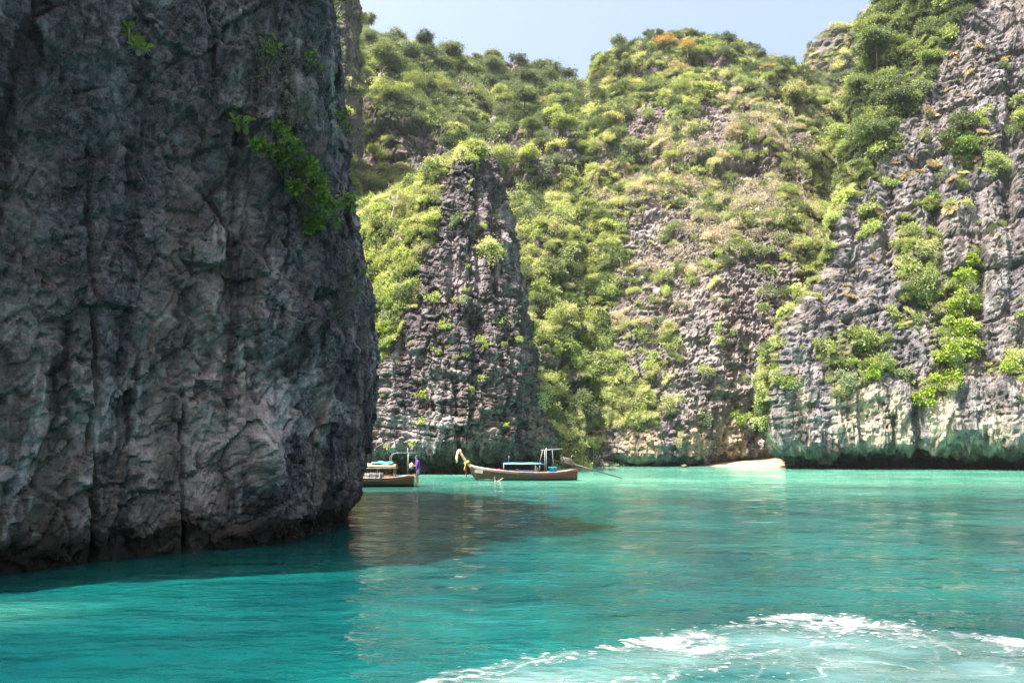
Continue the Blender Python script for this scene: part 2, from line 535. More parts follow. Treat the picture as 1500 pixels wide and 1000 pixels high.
def disp_left(P, N):
    d = karst(P, N, big=(6.5, 0.45), flute=(1.1, 0.15), lay=(1.3, 0.0), block=(0.8, 0.12), fine=(0.40, 0.085), seed=100, flz=0.2)
    # overhanging shelves and hollows, broken and pitted
    wq = 0.5 * fbm(P, 2.5, 3, 171)
    f1, f2, idr, tl = worley(P[..., 0] / 2.6 + wq, P[..., 1] / 2.6 + wq, P[..., 2] / 3.4 + wq, 170, True)
    d += 0.15 * (idr - 0.5) + 0.16 * tl
    d += 0.16 * fbm(P, 1.2, 5, 180, 0.66)
    pit = fbm(P, 0.42, 3, 185, 0.55)
    d -= 0.10 * sstep(0.12, 0.45, pit)
    px, py, _ = project(P)
    # long vertical fissures
    for fx, r0, r1, wd, dp in ((133, 180, 860, 4.0, 0.30), (268, 560, 860, 3.5, 0.34), (330, 300, 560, 5, 0.15)):
        u = px + 16 * fbm(P, 2.5, 4, 190) - fx
        d -= dp * np.exp(-(u / wd) ** 2) * sstep(r0, r0 + 60, py) * (1 - sstep(r1, r1 + 20, py))
    # rib that catches the sun, and the shelf line running down to it
    u = px - (352 + (py - 590) * 0.26)
    d += 0.95 * np.exp(-(u / 26.0) ** 2) * np.exp(-((py - 655) / 62.0) ** 2)
    e = sstep(-18, 14, (py - 330) - (px - 330) * 1.05)
    d += 0.35 * e * (1 - sstep(470, 540, py)) * sstep(250, 330, px)
    return P + N * d[..., None]

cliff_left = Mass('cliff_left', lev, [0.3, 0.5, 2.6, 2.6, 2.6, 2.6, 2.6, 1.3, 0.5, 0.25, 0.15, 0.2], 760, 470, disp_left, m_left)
tag(cliff_left.ob, 'tall shaded dark grey limestone cliff rising straight from the sea', 'cliff', kind='structure')

# ---- rock pillar
m_pil = rock_mat('limestone_purple_grey', (0.024, 0.020, 0.024), (0.104, 0.087, 0.096), (0.31, 0.268, 0.275), (0.20, 0.145, 0.12), sc=0.55, streak=0.85, tide_shade=2.6, pale_lo=0.50, pale_hi=0.66, warm_amt=0.3, warm_z=(3, 14), bump=0.8)  # tall dark foot band paints in shade of the undercut
PIL_ROCK = [[(672, 232), (700, 222), (728, 215), (752, 300), (775, 430), (800, 590), (830, 705), (505, 705), (530, 640), (540, 560), (585, 480), (607, 440), (612, 390), (640, 330), (645, 262)]]
pl = [(-2.0, (470, 90), (565, 79.5), (655, 78.0), (757, 80.5), (800, 87)), (1.2, (470, 90), (562, 79.2), (652, 77.6), (760, 80.2), (802, 86.5)),
      (3.2, (468, 89), (556, 77.4), (650, 75.2), (766, 78.2), (806, 85)), (7.4, (470, 89), (556, 77.6), (655, 75.4), (757, 78.4), (791, 85)),
      (13.5, (470, 90), (558, 78.8), (660, 76.3), (748, 79), (776, 85)), (19.4, (478, 90), (566, 80.2), (667, 77.6), (741, 79.8), (764, 85)),
      (29.5, (500, 92), (582, 84), (676, 79.6), (729, 82.6), (748, 88)), (34.5, (548, 94), (622, 86.5), (682, 81.2), (721, 84), (737, 89)),
      (37.2, (600, 96), (650, 88.5), (687, 83), (713, 85.5), (725, 90)), (38.8, (635, 98), (665, 91), (692, 85.5), (706, 87), (714, 91))]
lev = []
for z, l, fl_, f, fr_, r in pl:
    lev.append((z, [(l[0], l[1]), fl_, f, fr_, r, (r[0] - 4, r[1] + 9), (r[0] - 55, 108), (l[0] + 20, 108)]))
def disp_pil(P, N):
    low = 1 - sstep(6, 22, P[..., 2])
    d = karst(P, N, big=(7.0, 0.6), flute=(2.1, 0.75), lay=(0.95, 0.22), block=(1.5, 0.42), fine=(0.8, 0.16), seed=200, flz=0.13, lay_mod=(0, 0.4), tilt=(0.16, 0.0))
    d += low * 0.30 * strata(P, 0.8, 260, 0.4, (0.16, 0.02))
    px, py, _ = project(P)
    u = px + 6 * fbm(P, 4.0, 3, 291)
    for fx, wd, dp, r0, r1 in ((703, 7, 0.9, 220, 520), (662, 5, 0.8, 280, 470), (728, 6, 0.6, 260, 470), (690, 5, .5, 300, 640)):
        d -= dp * np.exp(-((u - fx) / wd) ** 2) * sstep(r0, r0 + 30, py) * (1 - sstep(r1 - 60, r1, py))
    # tilted ledge with the overgrown step at mid height
    e = (py - 440) - (px - 560) * 0.42
    d += 0.7 * sstep(-10, 10, e) * (1 - sstep(700, 770, px)) - 0.35
    return P + N * d[..., None]
def vm_pil(s):
    return 1.0 * ~mask_polys(s.px, s.py, PIL_ROCK, 14, s.V, 5)
rock_pillar = Mass('rock_pillar', pl and lev, [0.5, 1.6, 2.2, 2.2, 1.8, 0.6, 0.3, 0.25], 420, 360, disp_pil, m_pil, vmask=vm_pil)
tag(rock_pillar.ob, 'steep purple grey rock pillar with a green overgrown shoulder', 'rock pillar', kind='structure')

# ---- the hill behind the pillar
m_hill = rock_mat('limestone_far_hill', (0.035, 0.032, 0.035), (0.105, 0.096, 0.094), (0.25, 0.23, 0.21), (0.26, 0.19, 0.13), sc=0.4, streak=0.6, tide_shade=0, warm_amt=0.5, warm_z=(10, 90), bump=0.9)
LB_ROCK = [[(525, 205), (560, 175), (600, 170), (640, 195), (655, 225), (640, 262), (560, 262), (528, 262)], [(735, 205), (760, 180), (830, 180), (865, 200), (860, 235), (800, 240), (745, 235)], [(690, 150), (735, 150), (742, 190), (700, 190)]]
lev = []
for z, Y in ((-2, 104), (15, 112), (30, 121), (44, 130), (50, 137), (55, 140.5), (63, 142.5), (69, 147), (80, 160), (95, 178), (104, 190), (109, 202)):
    lev.append((z, [(380, Y + 30), (430, Y + 8), (520, Y + 2), (620, Y), (720, Y + 1), (800, Y + 4), (890, Y + 16), (960, Y + 50), (900, 262), (500, 270)]))
def disp_hill(seed, a=1.0):
    def f(P, N):
        d = a * 3.4 * fbm(P, 26.0, 3, seed) + a * 1.9 * fbm(P, 9.0, 3, seed + 3) + a * 2.0 * strata(P, 11.0, seed + 70, 5.0) + a * 1.2 * strata(P, 5.0, seed + 75, 3.0)
        d += 0.7 * karst(P, N, big=(6.0, 0.5), flute=(2.6, 0.6), lay=(1.6, 0.5), block=(2.6, 0.6), fine=(1.4, 0.3), seed=seed + 10, flz=0.18)
        return P + N * d[..., None]
    return f
hill_left = Mass('hill_left', lev, [0.4, 1, 1.6, 1.6, 1.6, 1.5, 1, 0.4, 0.2, 0.2], 420, 320, disp_hill(300), m_hill,
                 zmul=[1.16, 1.15, 1.13, 1.055, 0.940, 0.985, 1.012, 1.0, 1.0, 1.1],
                 vmask=lambda s: ~mask_polys(s.px, s.py, LB_ROCK, 14, s.V, 6) * (0.12 + 0.88 * ledge(s)))
tag(hill_left.ob, 'forested hill with dark crags standing behind the rock pillar', 'hill', kind='structure')

# ---- far grey cliff glimpsed behind the left cliff's edge
lev = []
for z, r in ((-2, 528), (20, 527), (45, 521), (60, 526), (72, 519), (82, 522), (87, 512)):
    lev.append((z, [(440, 130), (450, 122), (495, 120), (r, 124), (r - 8, 131), (470, 134)]))
def disp_far(P, N):
    d = karst(P, N, big=(9, 0.8), flute=(2.4, 0.8), lay=(1.6, 0.3), block=(2.2, 0.4), fine=(1.2, 0.25), seed=350, flz=0.12)
    return P + N * d[..., None]
cliff_far = Mass('cliff_far', lev, [0.5, 1.2, 2, 2, 0.6, 0.3], 150, 240, disp_far, m_hill, vmask=lambda s: sstep(0.1, 0.5, fbm(s.V, 9.0, 3, 77)))
tag(cliff_far.ob, 'tall pale brown and grey cliff behind the edge of the shaded cliff', 'cliff', kind='structure')

# ---- central hill
CE_ROCK = [[(1040, 372), (1092, 366), (1118, 420), (1132, 500), (1128, 560), (1140, 640), (1175, 700), (790, 700), (800, 620), (850, 606), (905, 625), (960, 620), (1005, 590), (1000, 540), (992, 470), (1015, 420)],
           [(938, 298), (962, 296), (962, 350), (944, 356)], [(905, 165), (945, 150), (985, 160), (965, 200), (915, 205)],
           [(1012, 165), (1040, 150), (1066, 170), (1070, 215), (1020, 210)], [(1035, 88), (1062, 84), (1066, 108), (1042, 116)], [(1080, 225), (1120, 235), (1122, 280), (1085, 275)], [(1215, 340), (1235, 330), (1232, 380), (1205, 390)]]
CE_SPARSE = [[(905, 350), (940, 300), (1010, 300), (1045, 372), (1020, 420), (1000, 470), (1008, 560), (1030, 600), (985, 640), (940, 560), (900, 520), (885, 460)], [(1040, 330), (1120, 330), (1190, 400), (1150, 520), (1150, 640), (1090, 600), (1068, 545), (1075, 512), (1122, 500), (1118, 420), (1092, 366)]]
ce = [(-2, 118.8, 806, 1190), (0.8, 118.4, 806, 1190), (2.2, 116.6, 804, 1192), (8, 118, 806, 1196), (20, 122.5, 812, 1212), (35, 128.5, 822, 1232), (50, 137, 834, 1244), (65, 146, 846, 1240), (80, 157, 856, 1222), (94, 169, 868, 1190), (105, 179, 880, 1140), (113, 187, 900, 1070)]
lev = []
for z, Y, l, r in ce:
    b = 5.5 * (1 - sstep(4, 16, z))
    q = lambda t: l + (r - l) * t
    lev.append((z, [(l, Y + 12), (q(0.24), Y + 2.5), (q(0.48), Y), (q(0.66), Y + b * 0.8), (q(0.84), Y + 2 + b), (r, Y + 12 + b), (r - 20, Y + 45), (q(0.5), 262), (l + 10, Y + 55)]))
def disp_cen(P, N):
    hi = sstep(30, 60, P[..., 2])
    d = (1.0 + 2.4 * hi) * fbm(P, 22.0, 3, 400) + (0.8 + 1.2 * hi) * fbm(P, 8.0, 3, 403) + (0.4 + 1.8 * hi) * strata(P, 12.0, 470, 5.0) + (0.3 + 0.9 * hi) * strata(P, 5.0, 475, 3.0)
    d += karst(P, N, big=(6.0, 0.4), flute=(2.2, 0.40), lay=(0.85, 0.42), block=(1.7, 0.48), fine=(0.9, 0.18), seed=410, flz=0.2, tilt=(-0.12, 0))
    px, py, _ = project(P)
    # the bare buttress stands proud, with the cave beside the beach
    c = 1 - sstep(0, 60, np.hypot((px - 1058), (py - 450) * 0.5))
    d += 1.8 * c
    d -= 4.5 * np.exp(-((px - 1117) / 9.0) ** 2 - ((py - 628) / 11.0) ** 2)
    return P + N * d[..., None]
hill_center = Mass('hill_center', lev, [1.3, 1.8, 1.8, 1.8, 1.4, 0.5, 0.25, 0.2, 0.4], 420, 470, disp_cen, rock_mat('limestone_striped_buttress', (0.045, 0.039, 0.043), (0.165, 0.145, 0.148), (0.33, 0.29, 0.275), (0.34, 0.24, 0.155), sc=0.5, streak=0.5, tide_shade=0.9, pale_lo=0.48, pale_hi=0.64, warm_amt=0.6, warm_z=(3, 10), bump=0.8),
                   vmask=lambda s: ~mask_polys(s.px, s.py, CE_ROCK, 14, s.V, 7) * (0.16 + 0.84 * ledge(s)) * np.where(mask_polys(s.px, s.py, CE_SPARSE, 14, s.V, 17), 0.16, 1.0))
tag(hill_center.ob, 'high overgrown central hill with a bare layered rock buttress above the beach', 'hill', kind='structure')

# ---- distant hill on the right skyline
lev = []
for z, l, r in ((-2, 1010, 1700), (60, 1040, 1690), (100, 1075, 1680), (125, 1105, 1660), (147, 1162, 1640), (158, 1174, 1600), (168, 1188, 1560), (176, 1222, 1520), (183, 1262, 1480), (188, 1300, 1450)):
    q = lambda t: l + (r - l) * t
    Y = 236 + z * 0.25
    lev.append((z, [(l, Y + 15), (q(0.2), Y), (q(0.5), Y - 6), (q(0.8), Y), (r, Y + 20), (q(0.8), 380), (q(0.2), 380)]))
hill_far = Mass('hill_far', lev, [1.6, 1.6, 0.8, 0.4, 0.2, 0.2, 0.3], 170, 190, disp_hill(500, 1.0), m_hill, vmask=lambda s: 1.0 * ~mask_polys(s.px, s.py, [[(1188, 52), (1215, 35), (1228, 55), (1215, 72), (1190, 78)]], 12, s.V, 8))
tag(hill_far.ob, 'distant pale green hill on the skyline behind the trees', 'hill', kind='structure')

# ---- right cliff
m_right = rock_mat('limestone_blue_grey', (0.034, 0.031, 0.036), (0.142, 0.131, 0.142), (0.32, 0.300, 0.295), (0.36, 0.295, 0.22), sc=0.5, streak=0.85, tide_shade=3.3, pale_lo=0.53, pale_hi=0.70, warm_amt=0.8, warm_z=(7, 15), bump=0.8)  # dark band carried over the notch ceiling, painting its shade
RI_ROCK = [[(1262, 282), (1300, 215), (1345, 140), (1392, 60), (1420, 0), (1440, -200), (2200, -200), (2200, 710), (1120, 710), (1132, 560), (1145, 480), (1222, 372), (1226, 300)]]
RI_VEG = [[(1362, 430), (1400, 385), (1432, 400), (1436, 450), (1428, 520), (1400, 575), (1360, 590), (1345, 575), (1368, 530), (1360, 480)],
          [(1330, 340), (1370, 335), (1385, 385), (1362, 420), (1350, 480), (1310, 480), (1322, 400)], [(1385, 195), (1420, 180), (1470, 225), (1465, 260), (1420, 250), (1410, 285), (1395, 240)],
          [(1190, 500), (1240, 480), (1300, 480), (1300, 540), (1285, 560), (1225, 590), (1205, 540)], [(1440, 530), (1500, 520), (1500, 552), (1446, 550)], [(1310, 320), (1345, 310), (1345, 370), (1315, 375)], [(1488, 150), (1500, 150), (1500, 195), (1488, 190)], [(1255, 300), (1285, 290), (1290, 340), (1262, 350)], [(1420, 360), (1440, 360), (1440, 410), (1422, 405)]]
ri = [(-2, (1172, 107), (1205, 104), (1300, 103), (1420, 101), (1540, 97.5)), (3.0, (1170, 106.5), (1204, 103.8), (1300, 102.6), (1420, 100.8), (1540, 97.2)),
      (3.7, (1150, 102.8), (1192, 99), (1300, 97.3), (1420, 95.3), (1540, 91.6)), (5.5, (1143, 102.4), (1190, 98.2), (1300, 96.4), (1420, 94.2), (1540, 90.6)),
      (9.3, (1139, 102.5), (1190, 98.6), (1300, 96.6), (1420, 94.3), (1540, 90.6)), (11, (1138, 102.8), (1191, 99), (1300, 97.3), (1420, 95.2), (1540, 91.6)),
      (18.4, (1150, 105), (1202, 101.2), (1302, 99.6), (1420, 97.5), (1540, 93.8)), (28.7, (1222, 108.5), (1256, 104.6), (1322, 102.2), (1425, 100), (1540, 96)),
      (36, (1231, 111), (1270, 107.3), (1330, 104.6), (1430, 102), (1540, 97.8)), (46, (1250, 115), (1292, 110.5), (1342, 107.6), (1435, 104.8), (1540, 100.5)),
      (60, (1262, 121), (1312, 116), (1362, 112), (1440, 109), (1540, 104.5)), (75, (1285, 127), (1335, 121), (1380, 117), (1450, 113.5), (1540, 109)), (88, (1310, 133), (1350, 127), (1390, 122), (1455, 119), (1540, 115))]
lev = []
for z, l, a, b, c, e in ri:
    lev.append((z, [l, a, b, c, e, ('w', 96, 80), ('w', 120, 95), ('w', 120, 160), (l[0] + 60, 165), (l[0] + 10, l[1] + 20)]))
def disp_right(P, N):
    d = karst(P, N, big=(9.0, 1.5), flute=(2.4, 1.05), lay=(0.85, 0.42), block=(1.9, 0.30), fine=(0.8, 0.17), seed=600, flz=0.10, tilt=(-0.22, 0.0))
    px, py, _ = project(P)
    d += 1.1 * fbm(P, 5.0, 3, 630, 0.5, True, 0.22) + 0.9 * strata(P, 6.5, 635, 3.0, (-0.3, 0)) * sstep(14, 24, P[..., 2])
    # rounded bosses and drip curtains above the notch
    lo = np.exp(-((P[..., 2] - 6.5) / 3.5) ** 2)
    f1, f2, _ = worley(P[..., 0] / 3.4, P[..., 1] / 3.4, P[..., 2] / 5.5, 640)
    d += lo * (0.9 * (0.6 - f1) + 0.35 * fbm(P, 1.2, 3, 650, 0.5, True, 0.15))
    # dripstone fringe along the lip
    d += 0.4 * np.exp(-((P[..., 2] - 3.2) / 1.2) ** 2) * fbm(P, 1.0, 3, 655, 0.5, True, 0.1)
    # deep gullies running down the wall
    u = px + 12 * fbm(P, 6.0, 3, 660)
    for fx, wd, dp, r0, r1 in ((1368, 9, 1.6, 200, 420), (1432, 8, 1.3, 250, 520), (1300, 8, 1.2, 250, 480), (1250, 6, 0.9, 300, 480), (1480, 10, 1.4, 100, 400), (1345, 8, 1.0, 560, 680), (1260, 6, 0.9, 580, 680)):
        d -= dp * np.exp(-((u - fx) / wd) ** 2) * sstep(r0, r0 + 60, py) * (1 - sstep(r1 - 60, r1, py))
    return P + N * d[..., None]
def vm_right(s):
    r = mask_polys(s.px, s.py, RI_ROCK, 10, s.V, 9)
    v = mask_polys(s.px, s.py, RI_VEG, 8, s.V, 10)
    return np.where(r, np.where(v, 0.8, 0.0), 1.0)
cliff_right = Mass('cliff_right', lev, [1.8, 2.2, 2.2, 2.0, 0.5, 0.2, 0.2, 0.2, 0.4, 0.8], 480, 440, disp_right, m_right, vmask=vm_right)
tag(cliff_right.ob, 'sunlit blue grey limestone cliff with an undercut foot and hanging shrubs', 'cliff', kind='structure')

# ---- beach
m_sand = simple_mat('pale_sand', (0.25, 0.215, 0.165), 0.9, 0.1, 2.5, 0.6, col2=(0.18, 0.15, 0.112), spec=0.2)
rows = []
X = np.linspace(colx(985, 116, 0), colx(1215, 116, 0), 70); Yb = np.linspace(106, 134, 60)
gx, gy = np.meshgrid(X, Yb)
pxx, _, _ = project(np.stack([gx, gy, gx * 0], -1))
yw = 120.0 - 7.0 * sstep(1000, 1150, pxx)
gz = 0.20 * (gy - yw) * np.where(gy < yw, 1.0, 0.58) + 0.05 * fbm(np.stack([gx, gy, gx * 0], -1), 3.0, 3, 5)
gz = np.minimum(gz, 1.7)
ii, jj = np.meshgrid(np.arange(59), np.arange(69), indexing='ij')
F = np.stack([ii * 70 + jj, ii * 70 + jj + 1, (ii + 1) * 70 + jj + 1, (ii + 1) * 70 + jj], -1).reshape(-1, 4)
beach = link('beach', np_mesh('beach', np.stack([gx, gy, gz], -1).reshape(-1, 3), F), m_sand)
tag(beach, 'small wedge of pale sand between the central hill and the right cliff', 'beach', kind='structure')

# ------------------------------------------------------------------ sea
def wave(x, y, near=True):
    r = np.hypot(x, y)
    P = np.stack([x, y * 1.0, np.zeros_like(x)], -1)
    calm = 0.55 + 0.45 * sstep(-4, 3, x - 0.05 * y)
    h = 0.045 * fbm(P * np.array([0.55, 1.0, 1]), 2.6, 2, 700)
    h = h + 0.046 * fbm(P * np.array([0.6, 1.0, 1]) + 0.05 * pn(x, y, 0 * x, 3)[..., None], 1.15, 2, 710) * (1 - sstep(25, 60, r))
    h = h + 0.030 * fbm(P * np.array([0.6, 1.0, 1]), 0.42, 2, 720) * (1 - sstep(9, 24, r))
    wake = foam_depth(x, y)
    h = h + 0.05 * sstep(-0.3, 0.6, wake) * fbm(P, 1.3, 3, 730)
    return h * calm

FB = np.array([on_water(px, py)[:2] for px, py in ((300, 1090), (520, 1040), (600, 1002), (660, 975), (760, 952), (880, 940), (1000, 928), (1050, 912), (1130, 903), (1250, 906), (1350, 917), (1430, 930), (1500, 940), (1700, 960))])
FB = FB[np.argsort(FB[:, 0])]
def foam_depth(x, y):
    """metres inside the wake's churned water (positive) or outside (negative)"""
    yb = np.interp(x, FB[:, 0], FB[:, 1])
    return yb - y

nr, nt1, nt2 = 330, 400, 24
rr = np.concatenate([np.linspace(0.4, 5.8, 12), 6.0 * (260 / 6.0) ** np.linspace(0, 1, nr)])
th = np.concatenate([np.linspace(math.radians(-48), math.radians(48), nt1), np.linspace(math.radians(48), math.radians(312), nt2 + 2)[1:-1]])
R_, T_ = np.meshgrid(rr, th, indexing='ij')
wx, wy = R_ * np.sin(T_), R_ * np.cos(T_)
wz = wave(wx, wy) * (1 - sstep(150, 200, R_))
nth = len(th)
ii, jj = np.meshgrid(np.arange(len(rr) - 1), np.arange(nth), indexing='ij'); j2 = (jj + 1) % nth
F = np.stack([ii * nth + jj, (ii + 1) * nth + jj, (ii + 1) * nth + j2, ii * nth + j2], -1).reshape(-1, 4)
me = np_mesh('sea', np.stack([wx, wy, wz], -1).reshape(-1, 3), F)
fd = foam_depth(wx, wy)
P2 = np.stack([wx, wy, wx * 0], -1)
milk = sstep(-0.1, 1.3, fd + 0.9 * fbm(P2, 1.2, 4, 740)) * (0.42 + 0.9 * fbm(P2 * np.array([0.6, 1, 1]), 0.9, 4, 745))
milk = np.clip(milk, 0, 1) * (wy < 14)
attr(me, 'milk', milk)
spx, spy, _ = project(np.stack([wx, wy, wx * 0], -1))
# how shallow the sandy floor lies: palest toward the beach and round the boats
shal = sstep(30, 66, wy + 10 * fbm(P2, 24.0, 3, 750) + 0.25 * wx)
shal = np.maximum(shal, 0.20 * np.exp(-((wx + 7.6) / 1.4) ** 2 - ((wy - 10.6) / 0.9) ** 2))
attr(me, 'shallow', shal)
cliff_refl = sstep(14, 24, wy) * (1 - sstep(46, 62, wy)) * sstep(-0.12, 0.35, fbm(P2 * np.array([0.6, 1, 1]), 14.0, 4, 755)) * 0.5  # dark cliff reflections painted into the water colour as noise patches
attr(me, 'cliff_refl', cliff_refl)
m, nt = new_mat('turquoise_sea'); T = NT(nt)
pos = T.n('NewGeometry').outputs['Position']
a_m = T.n('Attribute', attribute_name='milk').outputs['Fac']; a_s = T.n('Attribute', attribute_name='shallow').outputs['Fac']
c = T.mix(T.ramp(T.noise(pos, 0.18, 4.0), 0.35, 0.65), (0.0010, 0.031, 0.035), (0.002, 0.062, 0.060))
c = T.mix(a_s, c, T.mix(T.ramp(T.noise(pos, 0.09, 4.0), 0.38, 0.62), (0.042, 0.205, 0.155), (0.10, 0.29, 0.215)))
cliff_refl = T.n('Attribute', attribute_name='cliff_refl').outputs['Fac']
c = T.mix(cliff_refl, c, (0.006, 0.050, 0.050))
c = T.mix(a_m, c, (0.095, 0.155, 0.160))
b = T.n('BsdfPrincipled'); T.l(c, b.inputs['Base Color'])
b.inputs['Roughness'].default_value = 0.045; b.inputs['IOR'].default_value = 1.333
bp = T.n('Bump'); bp.inputs['Strength'].default_value = 1.0; bp.inputs['Distance'].default_value = 1.0
w1 = T.noise(T.scaled(pos, (0.55, 1.0, 1.0)), 1.5, 3.0, 0.55)
w2 = T.noise(T.scaled(pos, (0.6, 1.0, 1.0)), 5.5, 3.0, 0.5)
gust = T.ramp(T.noise(T.scaled(pos, (0.5, 1.0, 1.0)), 0.22, 3.0, 0.5), 0.36, 0.62)
w3 = T.noise(T.scaled(pos, (0.5, 1.0, 1.0)), 0.55, 2.0, 0.5)
T.l(T.math('ADD', T.math('ADD', T.math('MULTIPLY', w1, 0.12), T.math('MULTIPLY', w3, 0.16)), T.math('MULTIPLY', T.math('MULTIPLY', w2, 0.052), T.math('ADD', 0.25, gust))), bp.inputs['Height'])
T.l(bp.outputs[0], b.inputs['Normal']); T.out(b.outputs[0])
sea = link('sea', me, m)
tag(sea, 'clear turquoise sea of the lagoon with short ripples', 'sea', kind='structure')

# foam: real flecks and lace lying on the water of the boat wake
def foam_sheet():
    xs = np.arange(-3.0, 8.4, 0.013); ys = np.arange(6.4, 11.4, 0.02)
    gx, gy = np.meshgrid(xs, ys)
    P = np.stack([gx, gy, gx * 0], -1)
    wv = 0.30 * np.stack([fbm(P, 1.1, 3, 760), fbm(P, 1.1, 3, 765), gx * 0], -1)
    Q = P + wv
    d = foam_depth(gx, gy) + 0.38 * fbm(P, 1.0, 4, 770)
    edge = np.exp(-((d - 0.40) / (0.30 + 0.38 * sstep(0.5, 3.0, gx))) ** 2)                 # thick band at the rim
    rim2 = np.exp(-((d - 1.55 + 0.3 * fbm(P, 1.6, 2, 773)) / 0.10) ** 2)
    n = fbm(Q * np.array([0.55, 1.0, 1]), 0.34, 4, 780, 0.6)
    f1, f2, _ = worley(Q[..., 0] / 0.62, Q[..., 1] / 0.40, Q[..., 2] + 0.37, 781)
    lace = np.exp(-((f2 - f1) / 0.055) ** 2)
    g1, g2, _ = worley(Q[..., 0] / 0.22, Q[..., 1] / 0.12, Q[..., 2] + 0.21, 785)
    right = sstep(0.0, 2.5, gx)
    bubbles = (g1 < 0.30 + 0.25 * n) * 1.0
    big = fbm(P, 1.5, 3, 795); n2 = fbm(Q, 0.5, 3, 797)
    D = edge * (0.58 + 1.1 * big + 0.3 * n + 0.22 * right) + 0.40 * sstep(0.3, 1.0, d) * (0.25 + 1.1 * big) + 0.5 * rim2 * (0.6 + big)
    D = np.clip(D, 0, 1) * sstep(-0.5, 0.1, d + 0.3 * n2)
    k1, k2, kid = worley(Q[..., 0] / 0.13, Q[..., 1] / 0.075, Q[..., 2] + 0.4, 786)
    k3, _, kid3 = worley(Q[..., 0] / 0.33, Q[..., 1] / 0.15, Q[..., 2] + 0.4, 787)
    fl1 = sstep(0.0, 0.16, 0.56 * D * (0.35 + kid) - k1 + 0.06)
    fl2 = sstep(0.0, 0.20, 0.60 * D * kid3 - k3 + 0.05)
    wl_ = 0.020 * (0.5 + 1.6 * np.clip(n2 + 0.3, 0, 1))
    line = np.exp(-(fbm(Q * np.array([0.6, 1, 1]), 1.0, 4, 788) / wl_) ** 2) * sstep(0.05, 0.35, d) * np.clip(0.25 + D + 0.8 * big, 0, 1)
    lace_ = np.exp(-((f2 - f1) / 0.05) ** 2) * sstep(0.1, 0.5, d) * np.clip(D + 0.5 * n + 0.1, 0, 1)
    froth = 0.75 * sstep(0.35, 0.95, D) * sstep(-0.25, 0.35, n)
    fo = np.clip(np.maximum.reduce([fl1, fl2, 0.65 * line, 0.35 * lace_, froth]), 0, 1)
    m = 0.33 + 0.3 * n
    keep = (fo > 0.06) & (d > -0.8)
    z = wave(gx, gy) + 0.006 + 0.012 * np.clip(m - 0.33, 0, 0.6)
    V = np.stack([gx, gy, z], -1).reshape(-1, 3)
    r, c = keep.shape
    ii, jj = np.meshgrid(np.arange(r - 1), np.arange(c - 1), indexing='ij')
    kf = (keep[:-1, :-1] | keep[1:, 1:] | keep[1:, :-1] | keep[:-1, 1:]).ravel()
    F = np.stack([ii * c + jj, ii * c + jj + 1, (ii + 1) * c + jj + 1, (ii + 1) * c + jj], -1).reshape(-1, 4)[kf]
    used, inv = np.unique(F, return_inverse=True)
    me = np_mesh('foam', V[used], inv.reshape(-1, 4)); attr(me, 'cover', fo.ravel()[used])
    return me
m_foam, nt = new_mat('sea_foam'); T = NT(nt)
pos = T.n('NewGeometry').outputs['Position']
fb = T.n('BsdfDiffuse'); fb.inputs['Color'].default_value = (0.27, 0.29, 0.295, 1)
ft = T.n('BsdfTransparent'); fm = T.n('MixShader')
cov = T.n('Attribute', attribute_name='cover').outputs['Fac']
T.l(T.math('MULTIPLY', cov, T.math('ADD', 0.35, T.math('MULTIPLY', T.ramp(T.noise(pos, 24.0, 5.0, 0.7), 0.36, 0.60), 0.65)), clamp=True), fm.inputs[0])
T.l(ft.outputs[0], fm.inputs[1]); T.l(fb.outputs[0], fm.inputs[2]); T.out(fm.outputs[0])
tag(link('foam', foam_sheet(), m_foam), 'white foam flecks and lace spread across the boat wake', 'foam', kind='stuff')
# ------------------------------------------------------------------ vegetation
def unit(a):
    return a / np.maximum(np.linalg.norm(a, axis=-1)[..., None], 1e-9)

def leaf_arrays(C, A, Nn, L, W, fold=0.15):
    """diamond leaves folded along the midrib: base C, direction A, face normal Nn"""
    A = unit(A); S = unit(np.cross(A, Nn)); Nn = np.cross(S, A)
    L = np.broadcast_to(L, (len(C),))[:, None]; W = np.broadcast_to(W, (len(C),))[:, None]
    mid = C + A * L * 0.55 + Nn * L * fold
    V = np.stack([C, mid + S * W, C + A * L - Nn * L * 0.05, mid - S * W], 1)
    return V

def leaf_mesh(name, VV, mat, rng):
    n = len(VV)
    me = np_mesh(name, VV.reshape(-1, 3), np.arange(n * 4).reshape(n, 4), smooth=False)
    attr(me, 'lv', np.repeat(rng.random(n), 4))
    me.materials.append(mat)
    return me

def sphere_dirs(n, rng):
    return unit(rng.normal(size=(n, 3)))

def lobes_leaves(lobes, per, L, W, rng, flat=0.35, up=0.5):
    out = []
    for c, r in lobes:
        n = max(6, int(per * r[0] * r[2] if hasattr(r, '__len__') else per * r * r))
        r3 = np.array(r if hasattr(r, '__len__') else (r, r, r * 0.8))
        d = sphere_dirs(n, rng); d[:, 2] = np.where(d[:, 2] < -0.45, -d[:, 2], d[:, 2])
        p = np.array(c) + d * r3 * (0.50 + 0.50 * rng.random(n) ** 0.6 + 0.22 * np.abs(rng.normal(size=n)) ** 2)[:, None]
        A = unit(d * 0.6 + rng.normal(size=(n, 3)) * 0.7 + np.array([0, 0, -0.15]))
        Nn = unit(d * 0.6 + np.array([0, 0, up]) + rng.normal(size=(n, 3)) * flat)
        k = 0.7 + 0.6 * rng.random(n)
        out.append(leaf_arrays(p, A, Nn, L * k, W * k))
    return np.concatenate(out)

M_LI = leaf_mat('leaves_scrub', 'INST', 0.36)
M_LO = leaf_mat('leaves_tree', 'OBJ', 0.36)
M_TW = leaf_mat('dry_twigs', 'INST', 0.10, 0.8)

